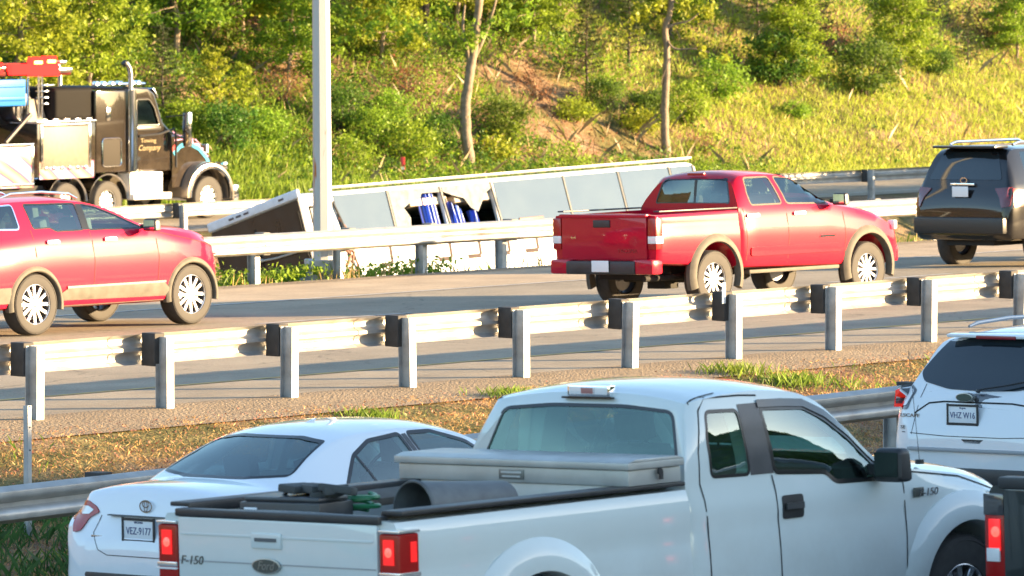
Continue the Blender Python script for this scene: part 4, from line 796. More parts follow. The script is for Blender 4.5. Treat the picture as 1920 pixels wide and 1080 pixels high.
# ------------------------------------------------------------------ heavy recovery truck on the far road
def wrecker():
    t = empty('tow_truck', (-14.035, 140.27, -2.08), (0, 0, TH), 'black heavy recovery truck with chrome stacks and pink swirl graphics on its side lockers', 'tow truck')
    PB = dirty_paint('truck_black', (.012, .009, .007), amt=.14, zlo=1, zhi=3, rough=.2)
    YS = -1.25
    # chassis
    b = MB(); b.box((4.8, 0, .75), (9.2, .9, .3)); b.box((1.0, 0, .8), (4.0, 1.9, .35)); b.build('chassis', M_UNDER, t)
    # rear lockers with swirl graphics
    gm, gt, gb = newmat('swirl_graphics'); tc = gt.nodes.new('ShaderNodeTexCoord'); mp = gt.nodes.new('ShaderNodeMapping'); mp.inputs['Scale'].default_value = (.55, .2, 1.5); mp.inputs['Rotation'].default_value = (0, .5, 0)
    wv = gt.nodes.new('ShaderNodeTexWave'); wv.inputs['Scale'].default_value = .55; wv.inputs['Distortion'].default_value = 3.2; wv.inputs['Detail'].default_value = 2; wv.inputs['Detail Scale'].default_value = .6
    cr = gt.nodes.new('ShaderNodeValToRGB'); e = cr.color_ramp; e.elements[0].color = (.34, .30, .26, 1); e.elements[1].color = (.36, .34, .30, 1)
    for p, c in ((.25, (.34, .20, .12, 1)), (.42, (.28, .05, .16, 1)), (.55, (.36, .15, .28, 1)), (.70, (.38, .34, .30, 1)), (.84, (.30, .25, .6, 1))): n = e.elements.new(p); n.color = c
    gt.links.new(tc.outputs['Object'], mp.inputs[0]); gt.links.new(mp.outputs[0], wv.inputs[0]); gt.links.new(wv.outputs[0], cr.inputs[0]); gt.links.new(cr.outputs[0], gb.inputs['Base Color']); gb.inputs['Roughness'].default_value = .2; gb.inputs['Coat Weight'].default_value = 1
    b = MB(); b.box((1.2, 0, 1.48), (2.4, 2.5, 1.05)); lk = b.build('rear_locker', gm, t, bevel=.02)
    b = MB()
    for (x0, z0, x1, z1) in ((.0, 1.0, 2.4, 1.06), (.0, 1.95, 2.4, 2.02), (2.33, 1.06, 2.4, 1.95), (1.15, 1.06, 1.19, 1.95)): b.box(((x0 + x1) / 2, YS - .006, (z0 + z1) / 2), (x1 - x0, .02, z1 - z0))
    b.build('locker_edging', M_CHR, lk, bevel=.003)
    b = MB(); b.box((3.52, 0, 1.84), (2.0, 2.5, 1.30)); lk2 = b.build('side_locker', PB, t, bevel=.02)
    b = MB(); b.box((3.52, YS - .004, 1.35), (1.86, .012, .42)); b.build('graphic_panel', gm, lk2)
    sl = mat('brushed_door', (.13, .115, .09), .5, metal=.2, var=.1, spec=.2)
    b = MB(); b.box((3.49, YS - .006, 1.93), (1.55, .02, .98)); b.build('locker_door', sl, lk2, bevel=.005)
    b = MB()
    for (cx, cz, w_, h_) in ((3.49, 2.44, 1.70, .07), (2.67, 1.93, .07, 1.09), (4.31, 1.93, .07, 1.09)): b.box((cx, YS - .014, cz), (w_, .035, h_))
    b.build('door_frame', M_CHR, lk2, bevel=.005)
    b = MB(); b.box((3.52, 0, 2.52), (2.05, 2.54, .05)); b.build('locker_top', M_CHR, lk2, bevel=.01)
    for k in range(5): b = MB(); b.box((2.75 + k * .38, YS - .02, 2.57), (.17, .06, .05)); b.build('marker_light', mat('marker_white', (.9, .88, .8), .15, metal=.2), lk2, bevel=.01)
    for k in range(6): b = MB(); b.lathe([(.0, -.03), (.045, -.02), (.05, 0)], (2.8 + k * .27, YS - .02, 1.40), 'y', 12); b.build('lamp_bead', M_CHR, lk2)
    # crane boom, turret, tank, toolbar
    b = MB(); b.box((1.6, .1, 2.62), (3.4, .75, .42), rot=(0, R(-3), 0)); b.box((.6, .1, 2.70), (2.4, .6, .3), rot=(0, R(-3), 0)); bo = b.build('crane_boom', mat('boom_black', (.03, .03, .03), .35, coat=.5), t, bevel=.03)
    b = MB(); b.box((1.45, -.65, 3.24), (2.1, .5, .64)); b.box((1.45, -.92, 3.10), (2.0, .05, .10)); b.box((1.45, -.92, 3.40), (2.0, .05, .06)); bl = b.build('winch_housing', mat('bright_blue', (.006, .12, .42), .4, spec=.15), t, bevel=.05, seg=3)
    b = MB(); b.box((2.9, -.5, 2.80), (.75, .7, .55), taper=(.55, .8)); b.build('turret', sl, t, bevel=.02)
    b = MB(); b.lathe([(.0, -.02), (.34, 0), (.38, .05), (.38, .9), (.34, .95), (0, .97)], (2.55, -.75, 2.88), 'y', 28); b.build('winch_drum', mat('drum_dark', (.06, .06, .065), .25, metal=.7), t)
    b = MB(); b.tube([(1.55, YS + .1, 2.05), (2.40, YS + .1, 2.72)], .055, 8); b.build('hydraulic_ram', M_BLACK, t)
    for x in (2.38, 2.62, 2.98, 3.10): b = MB(); b.tube([(x, -.85, 2.6), (x, -.85, 3.62)], .028, 8); b.build('light_post', M_CHR, t)
    for k, z in enumerate((2.95, 3.10, 3.25, 3.40)): b = MB(); b.box((3.25, -.8, z), (.35, .3, .035)); b.build('rack_shelf', M_CHR, t, bevel=.005)
    b = MB(); b.box((3.95, 0, 2.94), (1.35, 2.2, .78)); b.build('head_rack', mat('tank_black', (.012, .011, .010), .7, spec=.08), t, bevel=.12, seg=4)
    # light bar with lit beacons
    b = MB(); b.box((2.35, -.6, 3.70), (3.3, .7, .12)); b.box((1.6, -.6, 3.86), (2.9, .5, .20)); lb = b.build('light_bar', mat('bar_red_glow', (.08, .008, .006), .6, spec=.1), t, bevel=.03)  # red glow of the beacons put into the bar colour
    ML = mat('beacon_red_lit', (.30, .004, .004), .6, spec=0, emit=(1, .02, .015), es=1.1); MY = mat('beacon_core_lit', (1, .5, .1), .3, emit=(1, .42, .05), es=3.5)
    for x, z, w_ in ((1.20, 3.84, .80), (2.75, 3.96, .44), (3.20, 3.98, .44), (3.0, 3.76, 1.0), (2.2, 3.80, .7)):
        b = MB(); b.box((x, -.98, z), (w_, .18, .27)); q = b.build('beacon', ML, lb, bevel=.05, seg=3)
        if z > 3.8: b = MB(); b.box((x, -1.075, z), (w_ * .6, .03, .07)); b.build('beacon_core', MY, q, bevel=.01)
    for x in (1.55, 3.62): b = MB(); b.box((x, -1.0, 3.95 if x > 3 else 3.84), (.24, .14, .09)); b.build('work_light', M_CHR, lb, bevel=.02)
    b = MB(); b.box((3.70, -.9, 3.76), (.5, .3, .12)); b.build('speaker_horn', M_CHR, lb, bevel=.03)
    # sleeper and cab
    b = MB(); b.box((5.15, 0, 2.24), (1.16, 2.40, 2.02)); sc = b.build('sleeper_box', PB, t, bevel=.07, seg=3)
    b = MB(); b.box((5.02, -1.206, 2.66), (.14, .02, .32)); b.build('side_lamp', M_CHR, sc, bevel=.008)
    b = MB(); b.box((5.13, -1.204, 1.73), (.60, .02, .64)); b.build('locker_hatch', mat('hatch_brown', (.035, .03, .024), .6, spec=.1), sc, bevel=.04, seg=3)
    hb = MB(); pts = rp([(4.80, 1.39), (5.46, 1.39), (5.46, 2.07), (4.80, 2.07)], .10); pts = [(p[0], -1.216, p[1]) for p in pts]; hb.tube(pts + [pts[0]], .016, 6); hb.build('hatch_rim', M_CHR, sc)
    cab = [(5.70, 1.22), (7.26, 1.22), (7.36, 2.15), (7.02, 2.42), (6.72, 3.14), (6.48, 3.29), (5.70, 3.33)]
    b = MB(); b.prism(cab, 'y', -1.14, 1.14); me = b.mesh('cab', bevel=.06, seg=3); cb = link('cab', me, [PB, M_UNDER, M_INT], None)
    win = rp([(6.03, 2.36), (6.05, 3.0), (6.50, 3.0), (6.68, 2.80), (6.86, 2.36)], .06)
    cut(cb, [cutter(MB().prism([(5.80, 1.4), (6.90, 1.4), (6.90, 2.34), (6.64, 3.06), (6.42, 3.2), (5.80, 3.22)], 'y', -1.04, 1.04), 2), cutter(MB().prism(win, 'y', -1.5, 1.5), 0)])
    cb.data.materials.clear(); [cb.data.materials.append(m) for m in (PB, M_UNDER, M_INT)]; cb.parent = t
    for y in (-1.12, 1.12): b = MB(); b.prism(win, 'y', y - .003, y + .003); b.build('door_window', M_GLASSL, cb)
    b = MB(); pf = [(p[0], -1.15, p[1]) for p in win]; b.tube(pf + [pf[0]], .022, 6); b.build('window_seal', M_TRIM, cb)
    b = MB(); b.box((6.86, 0, 2.79), (.025, 1.9, .62), rot=(0, R(-23), 0)); b.build('windscreen', mat('dark_rear_glass', (), .03), cb)
    b = MB(); b.box((6.80, 0, 3.14), (.30, 2.2, .05), rot=(0, R(55), 0)); b.build('sun_visor', M_CHR, cb, bevel=.01)
    b = MB(); b.box((6.28, 0, 1.9), (.5, 1.8, .7)); b.build('seat', M_INT, cb, bevel=.05)
    gl = [[(5.98, 1.24), (5.98, 3.05)], [(7.24, 1.24), (7.27, 2.1)]]
    for g_ in gl: b = MB(); b.tube([(p[0], -1.143, p[1]) for p in g_], .008, 5); b.build('door_gap', M_GAP, cb)
    b = MB(); b.box((6.45, -1.145, 2.28), (.95, .02, .10)); b.build('door_trim', mat('door_dark', (.015, .015, .015), .3), cb, bevel=.004)
    # door name panel: pale script, unreadable at this size
    text('Towing', .15, mat('door_script', (.30, .24, .13), .5, spec=.1), cb, (6.48, -1.146, 1.98), (R(90), 0, 0), 'lettering', .003, 1.2)
    text('Company', .2, mat('door_script', (), .3), cb, (6.50, -1.147, 1.80), (R(90), 0, 0), 'lettering', .003, 1.0, .35)
    b = MB(); b.prism(ellipse(6.10, 1.55, .10, .05), 'y', -1.150, -1.142); b.build('door_emblem', M_CHR, cb)
    # roof lamps
    b = MB(); b.tube([(4.65, -1.0, 3.40), (6.5, -1.0, 3.38)], .035, 8); rl = b.build('roof_light_rail', M_CHR, cb)
    for x in (4.8, 5.05, 5.35, 5.6, 6.05, 6.25): b = MB(); b.box((x, -1.0, 3.42), (.16, .16, .10), taper=(.7, .7)); b.build('roof_lamp', M_CHR, rl, bevel=.02)
    # stacks
    for s in (-1, 1):
        b = MB(); b.tube([(5.80, s * 1.22, 1.25), (5.80, s * 1.22, 3.25)], .125, 20); st = b.build('exhaust_stack', M_CHR, t)
        b = MB(); b.tube([(5.78, s * 1.22, 3.2), (5.78, s * 1.22, 3.62), (5.74, s * 1.22, 3.78), (5.62, s * 1.22, 3.92)], .062, 14, caps=False); b.build('stack_pipe', mat('pipe_steel', (.55, .55, .55), .25, metal=1), st)
        b = MB(); b.tube([(5.62, s * 1.22, 3.86), (5.55, s * 1.22, 3.93)], .075, 14); b.build('stack_mouth', M_BLACK, st)
        for k in range(14): b = MB(); b.tube([(5.955, s * 1.25, 2.7 - k * .09), (5.96, s * 1.25, 2.66 - k * .09)], .012, 5)
        b = MB(); b.tube([(5.98, s * 1.24, 1.3), (5.98, s * 1.24, 2.75)], .018, 6); b.build('grab_rail', M_CHR, st)
    # bonnet with graphics
    hv = []; hf = []; N = 9
    prof = [(7.30, 2.16, 1.02), (7.55, 2.17, .98), (7.9, 2.13, .90), (8.25, 2.03, .82), (8.55, 1.88, .76), (8.80, 1.62, .72), (8.88, 1.30, .70), (8.88, .80, .70)]
    prof = [(7.3 + (x - 7.3) * 1.14, z + .05, w_ + .14) for x, z, w_ in prof]
    gx = lambda P_: [(7.3 + (p[0] - 7.3) * 1.14, p[1] + .05) for p in P_]
    for x, z, w_ in prof:
        rg = [(x, -w_, .8), (x, -w_, 1.25 if z > 1.3 else z - .06), (x, -w_ * .98, z - .16 if z > 1.5 else z - .03), (x, -w_ * .80, z - .03 if z > 1.5 else z - .01), (x, -w_ * .4, z), (x, 0, z + .01)]; hv += rg + [(a, -b_, c) for a, b_, c in rg[-2::-1]]
    n_ = 11
    for i in range(len(prof) - 1):
        for k in range(n_ - 1): hf.append((i * n_ + k, (i + 1) * n_ + k, (i + 1) * n_ + k + 1, i * n_ + k + 1))
    hb2 = MB().add(hv, hf); ho = hb2.build('bonnet', PB, t, ang=45)
    bvh_h = BVHTree.FromPolygons([Vector(v) for v in hv], hf)
    patch(bvh_h, gx([(7.40, 1.90), (7.55, 2.14), (7.95, 2.12), (8.30, 2.01), (8.60, 1.84), (8.82, 1.50), (8.66, 1.45), (8.40, 1.70), (8.0, 1.86), (7.7, 1.92)]), 'R', 'bonnet_graphic', mat('pink_graphic', (.62, .30, .50), .4, spec=.2), ho, off=.006, res=.12)
    patch(bvh_h, ribbon(gx([(7.36, 1.58), (7.62, 1.76), (7.95, 1.83), (8.35, 1.68), (8.62, 1.46), (8.74, 1.28)]), .11), 'R', 'bonnet_stripe', mat('blue_graphic', (.03, .22, .36), .4, spec=.2), ho, off=.012, res=.2)
    patch(bvh_h, ribbon([(7.32, 1.72), (7.50, 1.86)], .09), 'R', 'bonnet_stripe', mat('red_graphic', (.6, .06, .06), .25, coat=1), ho, off=.010, res=.2)
    # front wings with bright edge
    def wing(s):
        mb = MB(); sec = [(.70, -.30), (.70, .30), (.74, .34), (.80, .33), (.84, .22), (.86, -.30)]
        def pf(i, p): a = R(-8 + 190 * i / 29); return (8.56 + math.cos(a) * p[0] * (1.08 if math.cos(a) < 0 else 1.03), s * (.98 + p[1]), .56 + math.sin(a) * p[0])
        mb.sweep(sec, pf, 30); w_ = mb.build('front_wing', mat('wing_bronze', (.24, .20, .16), .25, metal=.5, coat=.6), t, ang=50)
        e = MB(); sec2 = [(.675, .25), (.675, .355), (.715, .365), (.725, .25)]; e.sweep(sec2, pf, 30); e.build('wing_edge', M_CHR, w_, ang=50)
    wing(-1); wing(1)
    for s in (-1, 1):
        b = MB(); b.box((9.28, s * .98, 1.28), (.16, .30, .20)); b.build('headlight', M_CHR, t, bevel=.05)
    b = MB(); b.box((9.55, 0, .58), (.22, 2.46, .46)); b.build('front_bumper', M_CHR, t, bevel=.06)
    b = MB(); b.box((9.12, 0, 1.32), (.08, 1.3, 1.0)); b.build('radiator_grille', M_CHR, t, bevel=.03)
    # mirrors
    b = MB(); b.box((7.48, -1.52, 2.24), (.14, .22, .86)); q = b.build('wing_mirror', M_CHR, t, bevel=.04); b = MB(); b.tube([(7.05, -1.15, 2.22), (7.45, -1.5, 2.0), (7.45, -1.5, 2.6), (7.1, -1.15, 2.55)], .02, 6); b.tube([(6.1, -1.2, 2.1), (6.8, -1.22, 2.14), (7.3, -1.24, 2.26), (7.36, -1.24, 2.1), (7.36, -1.24, 1.3)], .028, 6); b.build('mirror_bracket', M_BLACK, q)
    b = MB(); b.box((8.0, 1.2, 2.5), (.12, .2, .5)); b.build('wing_mirror', M_CHR, t, bevel=.04)
    # steps and tanks
    b = MB(); b.box((6.25, -1.08, .88), (1.15, .45, .66)); b.box((6.4, -1.15, .62), (1.35, .45, .16)); b.lathe([(0, -.45), (.26, -.44), (.30, -.40), (.30, .40), (.26, .44), (0, .45)], (6.3, -1.0, .95), 'x', 20); b.build('step_tank', mat('polished_tank', (.9, .86, .8), .28, metal=.55), t, bevel=.04)
    # rear wheels
    for s in (-1, 1):
        b = MB(); sec = [(.66, -.32), (.66, .30), (.70, .32), (.71, -.32)]
        for cx in (4.98, 3.55):
            b.sweep(sec, lambda i, p, cx=cx: (cx + math.cos(R(4 + 172 * i / 19)) * p[0], s * (.93 + p[1]), .52 + math.sin(R(4 + 172 * i / 19)) * p[0]), 20)
        b.build('mudguard', M_CHR, t, ang=50)
    for x in (4.98, 3.55, 8.58):
        for s in (-1, 1):
            w_ = wheel(t, x, s * (1.04 if x > 8 else .98), .52, .32 if x > 8 else .5, .56, 10, 'single', mat('truck_rim', (.66, .64, .6), .3, metal=.7))
    return t
wrecker()
# ------------------------------------------------------------------ wrecked coach lying in the ditch
def coach():
    # local x from the front (left in the photo) to the rear, y away from the camera, z up
    t = empty('coach_bus', (-4.27, 122.0, -4.05), label='white motor coach tilted over in the ditch with smashed side windows and blue striped curtains', cat='bus')
    L = 13.2; WD = 2.75; HT = 3.62
    m = Matrix.Rotation(TH, 4, 'Z') @ Matrix.Rotation(R(-1.35), 4, 'Y') @ Matrix.Translation((0, 0, 0)) @ Matrix.Rotation(R(-17.5), 4, 'X'); t.rotation_euler = m.to_euler()
    # keep the near roof edge where it belongs
    top = m @ Vector((0, 0, HT)); tgt = Vector((-4.43, 122.0, 4.8 - 469 * 122 / FPX)); t.location = tgt - top
    PW = dirty_paint('coach_white', (.74, .74, .72), amt=.5, zlo=.2, zhi=1.8, rough=.35)
    zw0, zw1 = 2.56, 3.48     # window band
    sec = [(0.05, .32), (0, .5), (0, zw1 + .04), (.02, HT - .07), (.10, HT - .03), (.25, HT + .02), (WD / 2, HT + .07), (WD - .25, HT + .02), (WD - .10, HT - .03), (WD - .02, HT - .07), (WD, zw1 + .04), (WD, .5), (WD - .05, .32)]
    xs = [0, .04, .10, .2, .5, 1.7] + [1.7 + 1.9 * k for k in range(1, 6)] + [L - .3, L - .1, L]
    vs_ = []; 
    for x in xs:
        k = 0 if x > .25 else (.10 * (1 - (x / .25))**2); k = max(k, 0 if x < L - .35 else .14 * ((x - L + .35) / .35)**2)
        fr = .0
        for y, z in sec:
            yy = y + (WD / 2 - y) * k * .5; zz = z - (z - 2) * k * .3; vs_.append((x, yy, zz))
    n = len(sec); fs_ = [(i * n + j, (i + 1) * n + j, (i + 1) * n + (j + 1) % n, i * n + (j + 1) % n) for i in range(len(xs) - 1) for j in range(n)]
    fs_ += [tuple(range(n)), tuple((len(xs) - 1) * n + j for j in range(n))[::-1]]
    me = bpy.data.meshes.new('body'); bmx = MB().add(vs_, fs_); me = bmx.mesh('body', recalc=True); bd = link('body', me, [PW, M_UNDER, mat('coach_cabin', (.05, .042, .036), .8)], None)
    cs = [cutter(MB().box((L / 2, WD / 2, 2.35), (L - .3, WD - .16, 2.2)), 2)]
    wins = [(.98, 2.62, 'a'), (2.72, 4.35, 'b'), (4.43, 6.02, 'c'), (6.12, 8.42, 'd'), (8.50, 10.3, 'e'), (10.4, 12.1, 'f'), (12.2, 12.95, 'g')]
    for a, b_, k in wins: cs.append(cutter(MB().box(((a + b_) / 2, 0, (zw0 + zw1) / 2), (b_ - a, .5, zw1 - zw0)), 0)); cs.append(cutter(MB().box(((a + b_) / 2, WD, (zw0 + zw1) / 2), (b_ - a, .5, zw1 - zw0)), 0))
    cs.append(cutter(MB().box((0, WD / 2, 2.29), (.9, WD - .16, 2.38)), 0))   # windscreen opening
    cs.append(cutter(MB().box((.50, 0, 2.55), (.66, .5, 1.5)), 0))            # driver's window
    cut(bd, cs); bd.data.materials.clear(); [bd.data.materials.append(m_) for m_ in (PW, M_UNDER, mat('coach_cabin', (), .8))]; bd.parent = t
    b = MB(); b.box((L / 2 + .1, .02, HT + .035), (L - .6, .14, .035)); b.build('roof_gutter', mat('gutter_pale', (.70, .66, .60), .5, var=.2), bd, bevel=.01)
    PG = mat('coach_glass', (.022, .036, .032), .12, metal=.0, coat=1.0, var=.10, scale=1.2, spec=1.0)
    PG.node_tree.nodes['Principled BSDF'].inputs['Coat IOR'].default_value = 1.65
    for a, b_, k in wins:
        if k in 'bcd': 
            # broken pane: jagged remnants
            if k == 'b': polys = [[(a, zw1), (a, zw0), (a + .42, zw0), (a + .50, zw0 + .30), (a + .36, zw0 + .52), (a + .60, zw0 + .62), (a + .95, zw0 + .70), (a + 1.02, zw0 + .80), (b_, zw0 + .80), (b_, zw1)]]
            elif k == 'c': polys = [[(a, zw1), (a, zw0 + .80), (a + .30, zw0 + .70), (a + .62, zw0 + .62), (a + .78, zw0 + .40), (a + .98, zw0 + .30), (a + 1.10, zw0 + .42), (a + 1.34, zw0 + .68), (b_, zw1 - .12), (b_, zw1)]]
            else: polys = [[(a, zw1), (a, zw0), (b_, zw0), (b_, zw1)]]
            for p in polys:
                mb = MB(); mb.prism(p, 'y', -.012, .0); mb.build('window_pane', mat('cracked_glass', (.06, .07, .062), .3, coat=.9, var=.35, scale=6) if k != 'd' else PG, bd)
        else:
            mb = MB(); mb.box(((a + b_) / 2, -.006, (zw0 + zw1) / 2), (b_ - a - .01, .012, zw1 - zw0)); mb.build('window_pane', PG, bd)
        mb = MB(); mb.box((b_ + .04, -.012, (zw0 + zw1) / 2), (.045, .03, zw1 - zw0 + .02), rot=(0, R(-4 if k in 'bc' else 0), 0)); mb.build('window_pillar', mat('pillar_black', (.03, .035, .035), .3), bd)
        mb = MB(); mb.box(((a + b_) / 2, WD - .02, (zw0 + zw1) / 2), (b_ - a, .01, zw1 - zw0)); mb.build('window_pane', M_GLASSD, bd)
        if k in 'adf': mb = MB(); mb.box((a + .95, -.02, zw0 + .05), (.80, .03, .05)); mb.build('escape_latch', mat('latch_brown', (.16, .06, .05), .5), bd, bevel=.01)
    # curtains, seats inside
    cm, ct, cbx = newmat('striped_curtain'); tc = ct.nodes.new('ShaderNodeTexCoord'); sx = ct.nodes.new('ShaderNodeSeparateXYZ'); ct.links.new(tc.outputs['Object'], sx.inputs[0])
    mm = ct.nodes.new('ShaderNodeMath'); mm.operation = 'MULTIPLY'; mm.inputs[1].default_value = 7.5; ct.links.new(sx.outputs[0], mm.inputs[0]); fr = ct.nodes.new('ShaderNodeMath'); fr.operation = 'FRACT'; ct.links.new(mm.outputs[0], fr.inputs[0])
    crr = ct.nodes.new('ShaderNodeValToRGB'); crr.color_ramp.interpolation = 'CONSTANT'; ee = crr.color_ramp.elements; ee[0].color = (.01, .02, .10, 1); ee[1].position = .3; ee[1].color = (.03, .10, .55, 1); n1 = ee.new(.6); n1.color = (.55, .62, .80, 1); n2 = ee.new(.75); n2.color = (.02, .05, .40, 1)
    ct.links.new(fr.outputs[0], crr.inputs[0]); ct.links.new(crr.outputs[0], cbx.inputs['Base Color']); cbx.inputs['Roughness'].default_value = .8
    for x0, x1, z0, z1, lean in ((3.68, 4.22, zw0 - .05, zw0 + .80, .0), (4.47, 5.05, zw0 - .05, zw0 + .74, .10), (5.2, 5.5, zw0 - .05, zw0 + .36, .02)):
        mb = MB(); N = 28; vv = []; 
        for i in range(N + 1):
            u_ = i / N; x = x0 + (x1 - x0) * u_; y = .10 + .035 * math.sin(u_ * 22) + .015 * math.sin(u_ * 51)
            zt = z1 - (lean * 3.2 * u_ if lean > .05 else 0); vv += [(x + .04 * u_, y, z0), (x - lean * .5, y, zt)]
        for i in range(N): mb.add([], []) 
        mb.add(vv, [(2 * i, 2 * i + 2, 2 * i + 3, 2 * i + 1) for i in range(N)]); mb.build('curtain', cm, bd, recalc=False)
    for k in range(11):
        x = 2.0 + k * .95
        for y in (.42, 2.1): mb = MB(); mb.box((x + .1, y, 1.9), (.48, .85, .14)); mb.box((x + .36, y, 2.25), (.14, .85, .72), rot=(0, R(8), 0)); mb.build('passenger_seat', mat('coach_seat', (.045, .03, .028), .85), bd, bevel=.04)
    mb = MB(); mb.box((4.0, .30, 3.20), (1.2, .45, .16)); mb.box((6.6, .30, 3.20), (3.5, .45, .16)); mb.build('luggage_rack', mat('rack_pale', (.5, .42, .32), .7), bd, bevel=.02)
    # front face: roof cap band with marker lights, dark screen, wiper
    mb = MB(); mb.box((-.01, WD / 2, HT - .03), (.10, WD - .02, .20)); cap = mb.build('roof_cap', mat('cap_white', (.74, .76, .80), .4, var=.08), bd, bevel=.05, seg=3)
    for y in (.62, 1.22, 1.32, 1.42): pass
    for y in (.50, 1.55, 1.78, 2.0): mb = MB(); mb.box((-.062, y, HT - .03), (.02, .15, .045)); mb.build('marker_light', mat('marker_dark', (.10, .08, .09), .4), cap, bevel=.008)
    mb = MB(); mb.box((-.02, WD / 2, 2.27), (.02, WD - .14, 2.40)); mb.build('windscreen', mat('screen_dark', (.022, .022, .022), .3, coat=.2, var=.3, scale=2), bd)
    mb = MB(); mb.box((-.035, WD / 2 + .08, 2.15), (.03, .05, 2.1)); mb.box((-.036, .14, 2.15), (.05, .07, 2.15)); mb.build('screen_pillar', M_TRIM, bd)
    mb = MB(); mb.tube([(-.06, .20, 2.42), (-.09, 1.0, 2.46), (-.10, 1.45, 2.52)], .022, 6); mb.tube([(-.08, 1.38, 2.52), (-.12, 1.50, 2.52)], .04, 8); mb.build('wiper', mat('wiper_pale', (.5, .48, .42), .4, metal=.4), bd)
    mb = MB(); mb.box((.50, -.01, 2.55), (.62, .012, 1.4)); mb.build('driver_window', mat('cracked_glass', (), .2), bd)
    # torn steelwork behind the driver
    random.seed(11)
    mb = MB()
    for k in range(14): x = 1.0 + random.uniform(-.12, .16); z = random.uniform(1.2, 3.0); mb.tube([(x, -.03, z), (x + random.uniform(-.15, .15), -.09, z - random.uniform(.1, .35)), (x + random.uniform(-.1, .2), -.05, z - random.uniform(.3, .6))], random.uniform(.012, .035), 5)
    mb.build('torn_panel', mat('rusty_tear', (.20, .08, .05), .7, var=.5, scale=20), bd)
    mb = MB(); mb.tube([(.90, -.03, 3.35), (1.02, -.05, 2.9), (1.10, -.05, 2.4), (1.22, -.05, 1.7), (1.30, -.04, 1.1)], .028, 6); mb.build('door_seal', M_TRIM, bd)
    mb = MB(); mb.box((7.3, -.008, 1.35), (12.4, .012, .02)); mb.build('side_seam', mat('seam_grey', (.4, .4, .4), .5), bd)
    for x in (2.2, 9.6, 10.9):
        for y in (.2, WD - .2): wheel(t, x, y, .5, .30, .56, 8, 'single', side=-1 if y < 1 else 1)
    return t
coach()
# ------------------------------------------------------------------ ground, roads
def ramp(t, pts):
    cr = t.nodes.new('ShaderNodeValToRGB'); e = cr.color_ramp
    e.elements[0].position = pts[0][0]; e.elements[0].color = (*pts[0][1], 1); e.elements[1].position = pts[-1][0]; e.elements[1].color = (*pts[-1][1], 1)
    for p, c in pts[1:-1]: n = e.elements.new(p); n.color = (*c, 1)
    return cr
def noise(t, vec, scale, detail=5, rough=.55):
    n = t.nodes.new('ShaderNodeTexNoise'); n.inputs['Scale'].default_value = scale; n.inputs['Detail'].default_value = detail; n.inputs['Roughness'].default_value = rough; t.links.new(vec, n.inputs['Vector']); return n
def mixc(t, fac, a, b, mode='MIX'):
    m = t.nodes.new('ShaderNodeMix'); m.data_type = 'RGBA'; m.blend_type = mode
    for s, v in ((0, fac), (6, a), (7, b)):
        if isinstance(v, (int, float)): m.inputs[s].default_value = v
        elif isinstance(v, tuple): m.inputs[s].default_value = (*v, 1)
        else: t.links.new(v, m.inputs[s])
    return m.outputs[2]
def ground_mat():
    m, t, b = newmat('soil_and_litter'); tc = t.nodes.new('ShaderNodeTexCoord'); P = tc.outputs['Object']
    c1 = ramp(t, [(.3, (.13, .08, .045)), (.5, (.26, .165, .10)), (.7, (.33, .235, .14))]); t.links.new(noise(t, P, 1.3).outputs[0], c1.inputs[0])
    c2 = ramp(t, [(.3, (.07, .075, .025)), (.55, (.17, .145, .06)), (.75, (.27, .22, .09))]); t.links.new(noise(t, P, 2.2, 6).outputs[0], c2.inputs[0])
    f = ramp(t, [(.47, (0, 0, 0)), (.56, (1, 1, 1))]); t.links.new(noise(t, P, .35, 4, .6).outputs[0], f.inputs[0])
    c = mixc(t, f.outputs[0], c1.outputs[0], c2.outputs[0])
    g = noise(t, P, 22, 3); gr = ramp(t, [(.3, (.45, .45, .45)), (.7, (1.3, 1.3, 1.3))]); t.links.new(g.outputs[0], gr.inputs[0])
    c = mixc(t, 1.0, c, gr.outputs[0], 'MULTIPLY'); t.links.new(c, b.inputs['Base Color']); b.inputs['Roughness'].default_value = .95; b.inputs['Specular IOR Level'].default_value = .1
    bp = t.nodes.new('ShaderNodeBump'); bp.inputs['Strength'].default_value = .8; bp.inputs['Distance'].default_value = .06; t.links.new(g.outputs[0], bp.inputs['Height']); t.links.new(bp.outputs[0], b.inputs['Normal'])
    return m
